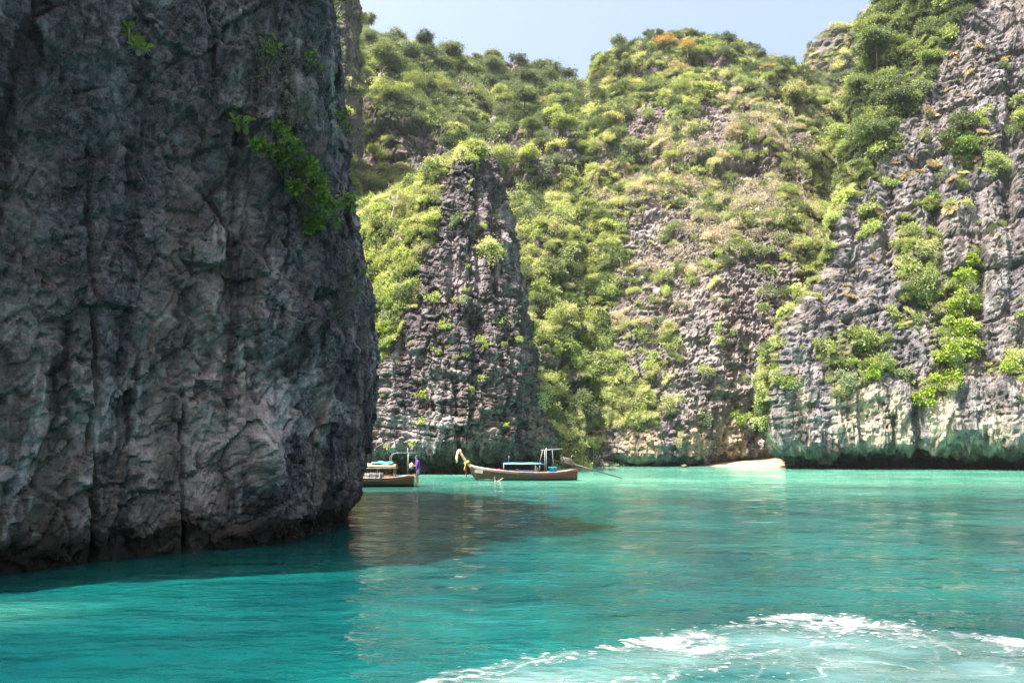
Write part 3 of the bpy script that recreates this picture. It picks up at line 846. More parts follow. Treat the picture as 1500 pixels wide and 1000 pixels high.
def proto_bush(seed, n_l, per, L, W):
    r = np.random.default_rng(seed)
    lobes = []
    for k in range(int(n_l * 1.7)):
        a = r.random() * 6.28; q = r.random() ** 0.5 * 1.0
        lobes.append(((q * math.cos(a), q * math.sin(a) * 0.8, 0.08 + 0.75 * (1 - 0.75 * q) * (0.25 + r.random())), 0.15 + 0.24 * r.random() ** 1.5))
    V = lobes_leaves(lobes, per * 1.5, L, W, r)
    # loose shoots that break the outline
    n = 46; d = unit(np.stack([r.normal(size=n), r.normal(size=n), 0.4 + np.abs(r.normal(size=n))], 1)); V2 = []
    for t in (0.75, 0.88, 1.0, 1.12):
        p = d * (t * (0.85 + 0.3 * r.random(n)))[:, None] * np.array([1, 1, 0.85])
        V2.append(leaf_arrays(p, d + r.normal(size=d.shape) * 0.5, r.normal(size=d.shape) + np.array([0, 0, 1.0]), L * (0.7 + 0.5 * r.random(n)), W))
    return np.concatenate([V] + V2)

def proto_curtain(seed, n, L, W, droop=1.9):
    r = np.random.default_rng(seed); C = []; A = []
    for k in range(n):
        x = r.uniform(-0.95, 0.95); ln = droop * r.uniform(0.45, 1.0) * (1 - 0.4 * x * x)
        x1 = x + r.normal() * 0.15; y0 = -0.25 - 0.25 * r.random()
        m = int(ln / 0.085)
        t = np.linspace(0, 1, m)
        C.append(np.stack([x + (x1 - x) * t, y0 - 0.25 * np.sin(t * 2.2), 0.35 * np.sin(np.minimum(t * 4, 1.57)) - ln * t], 1) + r.normal(size=(m, 3)) * 0.06)
        A.append(r.normal(size=(m, 3)) * 0.6 + np.array([0, -0.4, -0.7]))
    C = np.concatenate(C); A = np.concatenate(A)
    Nn = unit(np.array([0, -0.8, 0.5]) + r.normal(size=C.shape) * 0.5)
    k = 0.6 + 0.8 * r.random(len(C))
    return leaf_arrays(C, A, Nn, L * k, W * k)

def proto_twigs(seed, n, hang=False):
    r = np.random.default_rng(seed); V = []
    for k in range(n):
        a = r.random() * 6.28
        d = np.array([math.cos(a) * 0.7, math.sin(a) * 0.7, 0.9 + 0.5 * r.normal() * 0.4]); d /= np.linalg.norm(d)
        p = np.array([r.normal() * 0.25, r.normal() * 0.25, 0.0]); w = 0.03
        for q in range(5):
            ln = r.uniform(0.18, 0.36)
            V.append(leaf_arrays(p[None], d[None], r.normal(size=(1, 3)), np.array([ln * 1.15]), np.array([w]), 0.02))
            p = p + d * ln; w *= 0.82
            d = d + r.normal(size=3) * 0.38 + np.array([0, 0, -0.30 if hang else -0.12]); d /= np.linalg.norm(d)
            if q > 1:
                for _ in range(2):
                    e = d + r.normal(size=3) * 0.8
                    V.append(leaf_arrays(p[None], e[None], r.normal(size=(1, 3)), np.array([r.uniform(0.15, 0.4)]), np.array([0.022]), 0.02))
    return np.concatenate(V)

def proto_grass(seed, n=90, L=0.8):
    r = np.random.default_rng(seed)
    a = r.random(n) * 6.28; t = r.random(n) ** 0.7
    d1 = unit(np.stack([np.cos(a) * t, np.sin(a) * t, 0.9 * np.ones(n)], 1))
    C = np.stack([np.cos(a) * 0.12 * t, np.sin(a) * 0.12 * t, np.zeros(n)], 1)
    k = L * (0.6 + 0.6 * r.random(n))
    nn = np.stack([np.cos(a), np.sin(a), 0.5 * np.ones(n)], 1)
    V1 = leaf_arrays(C, d1, nn, k * 0.7, 0.045, -0.03)
    tipd = unit(d1 + np.stack([np.cos(a) * 0.8, np.sin(a) * 0.8, -0.7 * np.ones(n)], 1))
    V2 = leaf_arrays(C + d1 * (k * 0.55)[:, None], tipd, nn, k * 0.6, 0.04, 0.0)
    return np.concatenate([V1, V2])

PROTO = bpy.data.collections.new('scrub_shapes')      # never linked: only the scrub objects read it
def add_proto(k, VV, mat):
    o = bpy.data.objects.new('scrub_shape_%02d' % k, leaf_mesh('scrub_shape', VV, mat, np.random.default_rng(k)))
    PROTO.objects.link(o)
protos = [proto_bush(1, 9, 520, 0.17, 0.055), proto_bush(2, 13, 560, 0.13, 0.042), proto_bush(3, 7, 420, 0.24, 0.085),
          proto_curtain(4, 34, 0.17, 0.055), proto_curtain(5, 42, 0.13, 0.040, 2.4),
          proto_twigs(6, 26), proto_twigs(7, 30, True), proto_grass(8), proto_bush(9, 16, 640, 0.10, 0.030)]
for k, VV in enumerate(protos):
    add_proto(k, VV, M_TW if k in (5, 6) else M_LI)

def scrub_group():
    ng = bpy.data.node_groups.new('scatter_scrub', 'GeometryNodeTree')
    ng.interface.new_socket('Geometry', in_out='INPUT', socket_type='NodeSocketGeometry')
    ng.interface.new_socket('Geometry', in_out='OUTPUT', socket_type='NodeSocketGeometry')
    N = ng.nodes
    gi, go = N.new('NodeGroupInput'), N.new('NodeGroupOutput')
    ci = N.new('GeometryNodeCollectionInfo'); ci.inputs['Collection'].default_value = PROTO
    ci.inputs['Separate Children'].default_value = True; ci.inputs['Reset Children'].default_value = True
    ip = N.new('GeometryNodeInstanceOnPoints'); ip.inputs['Pick Instance'].default_value = True
    def na(name, typ):
        a = N.new('GeometryNodeInputNamedAttribute'); a.data_type = typ; a.inputs['Name'].default_value = name
        return a.outputs[0]
    L = ng.links.new
    L(gi.outputs[0], ip.inputs['Points']); L(ci.outputs[0], ip.inputs['Instance'])
    L(na('pick', 'INT'), ip.inputs['Instance Index']); L(na('rot', 'FLOAT_VECTOR'), ip.inputs['Rotation']); L(na('siz', 'FLOAT_VECTOR'), ip.inputs['Scale'])
    L(ip.outputs[0], go.inputs[0])
    return ng
NG = scrub_group()

def euler_from(Z, Yh):
    """XYZ euler angles of frames with z axis Z and y axis near Yh"""
    Z = unit(Z); X = unit(np.cross(Yh, Z)); Y = np.cross(Z, X)
    ry = -np.arcsin(np.clip(X[:, 2], -1, 1))
    rx = np.arctan2(Y[:, 2], Z[:, 2]); rz = np.arctan2(X[:, 1], X[:, 0])
    return np.stack([rx, ry, rz], 1)

C_DK, C_MD, C_BR, C_LI = (0.058, 0.086, 0.042), (0.118, 0.158, 0.074), (0.225, 0.275, 0.105), (0.325, 0.370, 0.140)
C_PL, C_TAN, C_GR, C_GOLD, C_BL = (0.38, 0.390, 0.21), (0.42, 0.365, 0.30), (0.40, 0.355, 0.32), (0.34, 0.28, 0.15), (0.135, 0.170, 0.095)

def scatter(mass, w, n, rng):
    w = (w * mass.area * (mass.face > -0.15)).ravel(); w[~np.isfinite(w)] = 0
    c = np.cumsum(w); tot = c[-1]
    idx = np.searchsorted(c, rng.random(n) * tot)
    idx = np.clip(idx, 0, w.size - 1)
    P = mass.V.reshape(-1, 3)[idx] + mass.du.reshape(-1, 3)[idx] * rng.random(n)[:, None] + mass.dv.reshape(-1, 3)[idx] * rng.random(n)[:, None]
    return P, mass.N.reshape(-1, 3)[idx]

def scrub(name, mass, weight, n, label, kinds, seed, smin=0.8, smax=1.9, up=0.8):
    """kinds: function (P, px, py, rng) -> (pick, colour, size multiplier)"""
    rng = np.random.default_rng(seed)
    P, Nn = scatter(mass, weight, n, rng)
    px, py, _ = project(P)
    pick, colr, mul = kinds(P, px, py, rng)
    jit = rng.normal(size=P.shape) * 0.25
    Z = unit(Nn * 0.7 + np.array([0, 0, up]) + jit)
    hang = np.isin(pick, (3, 4))
    Z = np.where(hang[:, None], np.array([0, 0, 1.0]) + jit * 0.4, Z)
    Yh = rng.normal(size=P.shape)
    Yh = np.where(hang[:, None], -np.stack([Nn[:, 0], Nn[:, 1], Nn[:, 2] * 0], 1) * -1 + jit * 0.3, Yh)
    Yh = np.where(hang[:, None], -Yh * -1, Yh)
    # hanging curtains bulge along their local -y, so local y points into the wall
    Yh = np.where(hang[:, None], -np.stack([Nn[:, 0], Nn[:, 1], 0 * Nn[:, 0]], 1) + jit * 0.3, Yh)
    s = (smin * 0.7 + (smax * 1.15 - smin * 0.7) * rng.random(n) ** 2.2) * mul
    siz = s[:, None] * (0.8 + 0.4 * rng.random((n, 3))) * np.array([1, 1, 1.0]) ; siz[:, 2] *= 0.65 + 0.8 * rng.random(n)
    colr = colr * (0.72 + 0.56 * rng.random(n))[:, None]
    me = bpy.data.meshes.new(name); me.vertices.add(n); me.vertices.foreach_set('co', (P - Nn * 0.1 * s[:, None]).astype(np.float32).ravel())
    attr(me, 'rot', euler_from(Z, Yh), 'FLOAT_VECTOR'); attr(me, 'siz', siz, 'FLOAT_VECTOR')
    a = me.attributes.new('pick', 'INT', 'POINT'); a.data.foreach_set('value', pick.astype(np.int32))
    attr(me, 'tint', np.concatenate([colr, np.ones((n, 1))], 1), 'FLOAT_COLOR')
    o = link(name, me)
    md = o.modifiers.new('scatter', 'NODES'); md.node_group = NG
    tag(o, label, 'undergrowth', kind='stuff')
    return o

def choose(rng, n, opts):
    """opts: list of (probability array or float, pick list, colour, size)"""
    pr = np.stack([np.broadcast_to(np.asarray(o[0], float), (n,)) for o in opts], 1)
    pr = np.cumsum(np.maximum(pr, 1e-6), 1); pr /= pr[:, -1:]
    k = (rng.random(n)[:, None] > pr).sum(1)
    pick = np.zeros(n, int); colr = np.zeros((n, 3)); mul = np.ones(n)
    for i, o in enumerate(opts):
        m = k == i
        pick[m] = rng.choice(o[1], m.sum()); colr[m] = o[2]; mul[m] = o[3]
    return pick, colr, mul

def patch(P, wl, seed, lo=-0.05, hi=0.3):
    return sstep(lo, hi, fbm(P, wl, 3, seed))

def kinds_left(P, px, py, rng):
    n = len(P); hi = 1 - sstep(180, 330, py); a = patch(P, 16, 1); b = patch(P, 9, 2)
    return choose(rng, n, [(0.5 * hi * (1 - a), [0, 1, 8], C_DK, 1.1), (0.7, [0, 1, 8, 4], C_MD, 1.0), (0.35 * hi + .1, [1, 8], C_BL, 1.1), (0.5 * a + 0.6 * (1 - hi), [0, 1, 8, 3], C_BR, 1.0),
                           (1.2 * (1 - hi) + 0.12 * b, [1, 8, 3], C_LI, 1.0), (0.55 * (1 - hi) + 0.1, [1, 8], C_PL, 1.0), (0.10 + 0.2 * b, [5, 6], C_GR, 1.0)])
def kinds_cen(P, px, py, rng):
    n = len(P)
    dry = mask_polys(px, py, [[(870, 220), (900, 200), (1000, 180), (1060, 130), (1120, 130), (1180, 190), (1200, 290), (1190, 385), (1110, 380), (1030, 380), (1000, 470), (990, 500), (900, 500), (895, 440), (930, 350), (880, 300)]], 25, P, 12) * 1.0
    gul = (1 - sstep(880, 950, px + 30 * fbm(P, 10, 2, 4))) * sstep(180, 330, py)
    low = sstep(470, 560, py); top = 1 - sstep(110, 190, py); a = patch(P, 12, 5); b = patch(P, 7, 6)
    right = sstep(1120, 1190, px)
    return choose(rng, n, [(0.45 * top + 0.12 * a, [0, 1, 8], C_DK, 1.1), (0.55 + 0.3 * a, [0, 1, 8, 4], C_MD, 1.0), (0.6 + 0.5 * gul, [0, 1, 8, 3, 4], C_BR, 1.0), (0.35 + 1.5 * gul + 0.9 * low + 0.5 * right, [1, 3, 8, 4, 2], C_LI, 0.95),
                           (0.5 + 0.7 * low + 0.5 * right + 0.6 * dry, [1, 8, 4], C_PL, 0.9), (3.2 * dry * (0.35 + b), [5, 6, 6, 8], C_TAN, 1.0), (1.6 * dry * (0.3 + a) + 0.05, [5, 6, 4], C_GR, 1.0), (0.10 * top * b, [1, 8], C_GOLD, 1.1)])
def kinds_pil(P, px, py, rng):
    n = len(P); b = patch(P, 5, 8)
    return choose(rng, n, [(0.25, [0, 2], C_MD, 0.9), (0.6, [0, 1, 2, 3], C_BR, 0.9), (1.4, [1, 8, 3, 0], C_LI, 0.9), (0.9, [1, 8, 4], C_PL, 0.9), (0.5 * b, [5, 6], C_TAN, 0.9)])
def kinds_right(P, px, py, rng):
    n = len(P); up_ = 1 - sstep(230, 300, py); b = patch(P, 6, 9)
    return choose(rng, n, [(0.5 * up_, [0, 2], C_DK, 1.2), (0.9 * up_ + 0.15, [0, 2, 1], C_MD, 1.1), (1.0, [0, 2, 1, 3], C_BR, 1.0), (0.3 + 0.5 * (1 - up_), [2, 1, 3, 8], C_LI, 0.8), (0.9 * (1 - up_), [1, 8, 4], C_PL, 0.8), (0.25 * b, [5, 6], C_GR, 0.9)])
def kinds_far(P, px, py, rng):
    n = len(P); b = patch(P, 14, 10)
    return choose(rng, n, [(0.35, [0, 1], C_MD, 1.2), (1.2, [1, 8], C_PL, 1.1), (0.6, [1, 8], (0.20, 0.235, 0.15), 1.2), (0.8 * b + 0.2, [8, 5], C_TAN, 1.2)])

hole = lambda s, wl, sd, lo=-0.40, hi=-0.12: sstep(lo, hi, fbm(s.V, wl, 3, sd))
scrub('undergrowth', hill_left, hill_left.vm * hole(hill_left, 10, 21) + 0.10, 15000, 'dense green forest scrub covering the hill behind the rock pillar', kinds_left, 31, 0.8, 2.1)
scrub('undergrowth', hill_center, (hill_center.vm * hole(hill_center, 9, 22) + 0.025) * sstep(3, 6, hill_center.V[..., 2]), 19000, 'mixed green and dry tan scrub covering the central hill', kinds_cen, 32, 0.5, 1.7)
scrub('undergrowth', rock_pillar, (rock_pillar.vm + 0.018) * sstep(5, 9, rock_pillar.V[..., 2]), 3000, 'yellow green creepers covering the shoulder of the rock pillar', kinds_pil, 33, 0.5, 1.3)
scrub('undergrowth', cliff_right, (cliff_right.vm + 0.03) * sstep(6, 10, cliff_right.V[..., 2]), 3400, 'leafy scrub growing on the ledges and top of the right cliff', kinds_right, 34, 0.5, 1.5)
scrub('undergrowth', hill_far, hill_far.vm * 1.0 + 0.1, 5200, 'pale scrub covering the distant skyline hill', kinds_far, 35, 1.2, 2.4)
scrub('undergrowth', cliff_left, sstep(18.3, 18.7, cliff_left.V[..., 2]) * 1.0 / np.maximum(1e-6, (cliff_left.face > -0.15) * 1.0 + 1e-6) * (cliff_left.face > -9), 420, 'scrub growing along the top of the shaded cliff', kinds_left, 37, 0.4, 0.9)
scrub('undergrowth', cliff_far, cliff_far.vm + 0.06, 500, 'sparse shrubs and dry tufts on the tall far cliff', kinds_pil, 36, 0.6, 1.4)

# ---- single trees
def make_trunk(seed, h, r0, ends):
    """tapered trunk with limbs that reach the crown's lobes"""
    r = random.Random(seed); mb = MB()
    bend = Vector((r.uniform(-0.5, 0.5), r.uniform(-0.5, 0.5), 0))
    path = [Vector((0, 0, -0.5)), Vector((0, 0, 0)), bend * 0.5 + Vector((0, 0, h * 0.35)), bend + Vector((0, 0, h * 0.62))]
    mb.tube(path, [r0 * 1.3, r0, r0 * 0.75, r0 * 0.5], 7)
    for e in ends:
        s = path[2].lerp(path[3], r.random())
        e = Vector(e); m = s.lerp(e, 0.5) + Vector((r.uniform(-0.3, 0.3), r.uniform(-0.3, 0.3), 0.25))
        mb.tube([s, m, e], [r0 * 0.42, r0 * 0.28, r0 * 0.1], 5)
    return mb
M_BARK = simple_mat('pale_bark', (0.30, 0.26, 0.21), 0.9, 0.3, 3.0, 0.5)
M_BARKD = simple_mat('dark_bark', (0.12, 0.10, 0.08), 0.9, 0.3, 3.0, 0.5)
TREES = []
def tree_variant(seed, h, rad, n_l, per, L, W, spread=1.0, flat=1.0):
    r = np.random.default_rng(seed); lobes = []
    for k in range(n_l):
        a = k / n_l * 6.28 * 2.4 + r.normal() * 0.4; q = rad * (r.random() ** 0.5) * 0.8 * spread
        z = h * (0.62 + 0.30 * r.random()) - 0.25 * q * flat
        lr = rad * (0.26 + 0.22 * r.random())
        lobes.append(((q * math.cos(a), q * math.sin(a), z), (lr, lr, lr * 0.68)))
    VV = lobes_leaves(lobes, per, L, W, r, 0.4, 0.6)
    tm = make_trunk(seed, h, 0.05 * h ** 0.8, [Vector(c) for c, _ in lobes[:7]])
    return leaf_mesh('crown', VV, M_LO, r), tm
for sd, args in enumerate([(6.0, 2.6, 13, 330, 0.30, 0.105), (7.5, 3.0, 16, 300, 0.32, 0.11), (5.0, 2.5, 12, 380, 0.24, 0.08), (6.5, 2.1, 12, 400, 0.28, 0.09), (8.0, 3.4, 18, 240, 0.34, 0.12), (5.5, 3.0, 14, 240, 0.22, 0.07, 1.15, 0.5)]):
    cm, tm = tree_variant(900 + sd, *args)
    tmesh = bpy.data.meshes.new('trunk'); tmesh.from_pydata(tm.v, [], tm.f)
    tmesh.materials.append(M_BARK if sd in (2, 5) else M_BARKD); tmesh.update()
    TREES.append((cm, tmesh))

def plant_tree(P, Nn, variant, colr, s, label, group, rng, name='broadleaf_tree'):
    root = empty(name, tuple(P), rng.random() * 6.28)
    root.rotation_euler = (rng.normal() * 0.08 + float(-Nn[1]) * 0.18 * 0, rng.normal() * 0.08, rng.random() * 6.28)
    root.scale = (s * rng.uniform(0.88, 1.12), s * rng.uniform(0.88, 1.12), s * rng.uniform(0.85, 1.1))
    cm, tm = TREES[variant]
    link('trunk', tm, None, root)
    c = link('crown', cm, None, root); c.color = (*colr, 1)
    tag(root, label, 'tree', group)
    return root

def forest(mass, weight, n, spacing, colours, label, group, seed, smin, smax, variants, name='broadleaf_tree'):
    rng = np.random.default_rng(seed)
    P, Nn = scatter(mass, weight, n * 14, rng)
    done = []
    for p, q in zip(P, Nn):
        if len(done) >= n: break
        if any((p[0] - d[0]) ** 2 + (p[1] - d[1]) ** 2 * 0.6 + (p[2] - d[2]) ** 2 < spacing ** 2 for d in done): continue
        done.append(p)
        c = np.array(colours[rng.integers(len(colours))]) * (0.75 + 0.5 * rng.random())
        plant_tree(p, q, variants[rng.integers(len(variants))], c, rng.uniform(smin, smax), label, group, rng, name)

ridge = lambda s, w=9: (s.V[..., 2] > 0) * 1.0
def box_w(mass, polys): return mask_polys(mass.px, mass.py, polys) * 1.0
forest(hill_left, box_w(hill_left, [[(505, 10), (560, 30), (740, 100), (880, 70), (900, 110), (740, 150), (505, 120)]]), 46, 4.2, [C_DK, C_MD, C_MD, C_BL], 'dark green rounded tree along the ridge above the rock pillar', 'ridge trees above the pillar', 51, 0.65, 1.15, [0, 1, 2, 3, 4])
forest(hill_left, box_w(hill_left, [[(515, 120), (740, 150), (880, 120), (880, 300), (740, 280), (700, 190), (640, 170), (515, 270)]]), 44, 4.5, [C_MD, C_BR, C_BR, C_LI, C_BL], 'mid green tree on the slope between the ridge and the rock pillar', 'slope trees behind the pillar', 52, 0.65, 1.15, [0, 1, 2, 3, 5])
forest(hill_center, box_w(hill_center, [[(860, 90), (880, 60), (960, 30), (1060, 50), (1150, 100), (1170, 130), (1060, 90), (960, 80), (880, 110)]]), 26, 3.8, [C_DK, C_DK, C_MD, C_MD], 'dark green tree on the crest of the central hill', 'crest trees on the central hill', 53, 0.5, 0.85, [0, 2, 3, 1])
forest(hill_center, box_w(hill_center, [[(850, 120), (960, 90), (1060, 100), (1190, 150), (1230, 330), (1150, 350), (1000, 250), (900, 330), (820, 300), (830, 200)]]), 34, 5.0, [C_MD, C_BR, C_LI, C_PL, C_BL], 'tree among the scrub on the upper face of the central hill', 'trees on the central hill face', 54, 0.55, 0.95, [0, 2, 3, 5, 1])
forest(hill_center, box_w(hill_center, [[(790, 300), (900, 330), (900, 470), (850, 590), (800, 600), (770, 400)]]), 20, 4.0, [C_MD, C_BR, C_BR, C_LI], 'bright green tree in the gully beside the rock pillar', 'gully trees beside the pillar', 55, 0.5, 0.9, [0, 2, 3])
forest(cliff_right, box_w(cliff_right, [[(1235, 270), (1235, 60), (1270, -60), (1440, -60), (1400, 50), (1340, 140), (1270, 270)]]), 34, 2.8, [C_MD, C_BR, C_BR, (0.16, 0.22, 0.07), C_MD], 'lush green tree leaning over the edge of the right cliff', 'trees on the right cliff edge', 56, 0.55, 1.0, [0, 1, 4, 3])
forest(hill_center, box_w(hill_center, [[(1140, 270), (1240, 260), (1240, 380), (1180, 410), (1150, 390)]]), 10, 4.0, [C_BR, C_LI, C_PL], 'pale green tree in the cleft beside the right cliff', 'cleft trees beside the right cliff', 57, 0.4, 0.7, [0, 2, 5])

# golden tree on the crest, bare trees
rng = np.random.default_rng(60)
for px, py, s in ((975, 72, 0.85), (1005, 88, 0.7)):
    p, q = hill_center.at(px, py, 8)
    plant_tree(p, q, 5, (0.34, 0.22, 0.06), s, 'golden brown tree on the crest of the central hill', 'golden trees on the crest', rng)

def bare_tree(name, P, h, seed, mat, label, spread=1.0, lean=(0, 0)):
    r = random.Random(seed)
    root = empty(name, P)
    tag(root, label, 'tree')
    tb = MB(); tb.tube([(0, 0, -0.4), (lean[0] * 0.3, lean[1] * 0.3, h * 0.25), (lean[0], lean[1], h * 0.5)], [0.035 * h, 0.028 * h, 0.02 * h], 6)
    tb.build('trunk', mat, root)
    def grow(mb, p, d, ln, rad, lv):
        q = p + d * ln
        m = p.lerp(q, 0.5) + Vector((r.uniform(-1, 1), r.uniform(-1, 1), r.uniform(-1, 1))) * ln * 0.08
        mb.tube([p, m, q], [rad, rad * 0.8, rad * 0.6], 4 if lv else 5, cap=False)
        if lv < 4:
            for _ in range(3):
                e = (d + Vector((r.uniform(-1, 1), r.uniform(-1, 1), r.uniform(-0.6, 0.9))) * 0.75 * spread).normalized()
                grow(mb, q, e, ln * r.uniform(0.55, 0.85), rad * 0.6, lv + 1)
    for k in range(4):
        mb = MB()
        a = k * 1.57 + r.uniform(-0.5, 0.5)
        grow(mb, Vector((lean[0], lean[1], h * 0.5)), Vector((math.cos(a) * 0.7 * spread, math.sin(a) * 0.7 * spread, 0.75)).normalized(), h * 0.2, 0.014 * h, 1)
        mb.build('branch', mat, root)
    return root
M_BARE = simple_mat('bare_grey_pink_bark', (0.40, 0.33, 0.32), 0.9, 0.2, 3.0, 0.3)
M_DEAD = simple_mat('bleached_dead_wood', (0.55, 0.49, 0.42), 0.9, 0.15, 3.0, 0.3)
p, q = hill_left.at(752, 112, 8); bare_tree('bare_tree', p, 6.5, 61, M_BARE, 'leafless pinkish grey tree in the dip of the skyline', 1.3)
p, q = rock_pillar.at(575, 318, 8); bare_tree('bare_tree', p + q * 0.5, 3.4, 62, M_DEAD, 'bleached dead tree among creepers on the pillar shoulder', 1.2, (0.4, -0.3))
p, q = hill_center.at(1180, 285, 8); bare_tree('bare_tree', p + q * 0.6, 4.6, 63, M_DEAD, 'pale leafless tree in the scrub beside the right cliff', 1.4, (-0.5, -0.5))

# ---- shrubs that can be picked out on the rock walls
def shrub(name, P, Nn, size, per, L, W, colr, label, cat, group, seed, n_l=7, hang=0.0, stems=True, trans=None):
    r = np.random.default_rng(seed); P = Vector(P); Nn = Vector(Nn)
    root = empty(name, P)
    lobes = []
    out = np.array([Nn.x, Nn.y, 0.0]); out /= max(np.linalg.norm(out), 1e-6)
    side = np.array([-out[1], out[0], 0])
    for k in range(n_l):
        a, b = r.uniform(-1, 1), r.uniform(-1, 1)
        c = side * a * size[0] * 0.7 + np.array([0, 0, 1.0]) * (b * 0.7 * size[1] + 0.15 * size[1] - hang * abs(a) * size[1]) + out * size[0] * (0.15 + 0.35 * r.random()) * (1 - 0.4 * abs(b))
        lr = (0.30 + 0.2 * r.random()) * min(size)
        lobes.append((c, (lr, lr, lr * 0.85)))
    VV = lobes_leaves(lobes, per, L, W, r, 0.45, 0.55)
    c = link('crown', leaf_mesh('crown', VV, M_LO, r), None, root); c.color = (*colr, 1)
    if stems:
        mb = MB()
        for cc, _ in lobes[:5]:
            v = Vector(cc)
            mb.tube([-Nn * 0.25, v * 0.4 + Vector((0, 0, -0.08)), v], [0.022 * min(size) * 1.5, 0.018 * min(size), 0.006], 5)
        mb.build('stem', M_BARKD if name == 'hanging_shrub' else M_BARK, root)
    tag(root, label, cat, group)
    return root

g = 'lime green shrubs down the right cliff'
for k, (px, py, sx, sy) in enumerate(((1424, 385, 1.0, 1.1), (1405, 405, 1.5, 1.2), (1412, 440, 1.5, 1.5), (1390, 455, 1.3, 1.4), (1400, 485, 1.7, 1.5), (1412, 515, 1.3, 1.5), (1385, 525, 1.6, 1.3), (1398, 556, 1.4, 1.3), (1372, 560, 1.3, 1.1), (1354, 582, 1.2, 1.2))):
    p, q = cliff_right.at(px, py)
    shrub('cliff_shrub', p + q * 0.2, q, (sx, sy), 240, 0.30, 0.13, (0.21, 0.29, 0.03), 'lime green big leaved shrub in the strip hanging down the right cliff', 'shrub', g, 70 + k, 9)
for k, (px, py, sx, sy, colr, lab) in enumerate((
        (1475, 535, 2.0, 0.9, (0.22, 0.30, 0.04), 'low yellow green shrub on the ledge above the shaded overhang'),
        (1278, 548, 1.1, 1.0, (0.20, 0.30, 0.03), 'small bright green shrub beside the pale bush on the right cliff'),
        (1262, 505, 1.5, 1.5, C_BR, 'leafy green shrub above the pale bush on the right cliff'),
        (1240, 560, 1.9, 1.6, (0.20, 0.25, 0.16), 'pale grey green bush on the right cliff'),
        (1212, 512, 1.3, 1.0, C_LI, 'light green shrub on the ledge near the cliff corner'),
        (1330, 345, 1.5, 1.9, C_BR, 'dark leafy shrub in the gully of the right cliff'),
        (1412, 215, 1.7, 1.9, (0.13, 0.21, 0.03), 'large green shrub under the golden tufts'),
        (1455, 240, 1.2, 0.9, C_LI, 'yellow green shrub beside the large green shrub'),
        (1440, 170, 1.6, 1.0, C_LI, 'yellow green shrub above the large green shrub'),
        (1497, 172, 1.4, 1.7, C_LI, 'bright leafy shrub high on the bare right wall'),
        (1345, 425, 1.7, 1.7, C_PL, 'pale green feathery bush beside the lime strip'),
        (1352, 365, 1.6, 1.4, C_PL, 'pale green feathery bush above the lime strip'),
        (1400, 300, 1.8, 1.0, C_PL, 'pale creeper mat across the right cliff face'))):
    p, q = cliff_right.at(px, py)
    shrub('cliff_shrub', p + q * 0.2, q, (sx, sy), 260, 0.24, 0.09, colr, lab, 'shrub', 'single shrubs on the right cliff', 90 + k, 9)

M_GT = leaf_mat('golden_grass', 'OBJ', 0.25, 0.8)
GT = leaf_mesh('grass_tuft', np.concatenate([proto_grass(15, 70, 0.9), proto_grass(16, 50, 0.6) + np.array([0.45, 0.1, -0.1]), proto_grass(17, 50, 0.6) + np.array([-0.4, 0.0, 0.05])]), M_GT, np.random.default_rng(4))
rng = np.random.default_rng(65)
w = box_w(cliff_right, [[(1270, 290), (1345, 150), (1385, 70), (1478, 55), (1462, 190), (1385, 320), (1285, 335)], [(1190, 400), (1300, 350), (1300, 400), (1200, 470)]])
P, Nn = scatter(cliff_right, w, 95, rng)
for p, q in zip(P, Nn):
    o = link('grass_tuft', GT); s = rng.uniform(0.5, 1.15)
    o.location = p; o.scale = (s * 1.1, s * 1.1, s)
    o.rotation_euler = Vector(tuple(q * 0.8 + np.array([0, 0, 0.6]))).to_track_quat('Z', 'Y').to_euler()
    o.color = (*(np.array((0.30, 0.235, 0.125)) * rng.uniform(0.7, 1.25)), 1)
    tag(o, 'golden dry grass tuft clinging to the upper right cliff', 'grass tuft', 'golden tufts on the right cliff')

for k, (px, py, s) in enumerate(((617, 574, 0.75), (617, 617, 0.7), (628, 438, 1.0), (652, 476, 0.8), (642, 482, 0.6), (716, 503, 0.8), (708, 497, 0.6), (711, 552, 0.5), (670, 440, 0.6), (560, 480, 1.2), (600, 648, 0.5), (565, 652, 0.4), (640, 517, 0.5), (740, 620, 0.45), (684, 425, .4), (688, 390, .35), (735, 470, .5))):
    p, q = rock_pillar.at(px, py)
    shrub('rock_shrub', p + q * 0.15, q, (s * 1.25, s * 0.8), 420, 0.17, 0.07, (0.24, 0.31, 0.045), 'small yellow green shrub rooted in the bare face of the pillar', 'shrub', 'shrubs on the pillar face', 120 + k, 6)
for k, (px, py, s, colr, lab) in enumerate(((1088, 615, 1.6, (0.20, 0.29, 0.04), 'bright green bush above the sand beside the cave'), (1040, 400, 0.8, C_BR, 'small green shrub high on the layered buttress'), (1050, 500, 1.0, C_LI, 'light green shrub at the foot of the layered buttress'),
                                            (1030, 615, 1.2, C_MD, 'dark green bush over the orange rock by the beach'), (890, 585, 1.5, C_LI, 'yellow green bush above the waterline rocks'), (845, 590, 1.6, (0.22, 0.30, 0.04), 'lime bush at the mouth of the gully'), (985, 590, 1.6, C_PL, 'pale drooping bush left of the beach rocks'))):
    p, q = hill_center.at(px, py)
    shrub('slope_shrub', p + q * 0.3, q, (s * 1.3, s), 300, 0.22, 0.08, colr, lab, 'shrub', 'single bushes low on the central hill', 150 + k, 9)

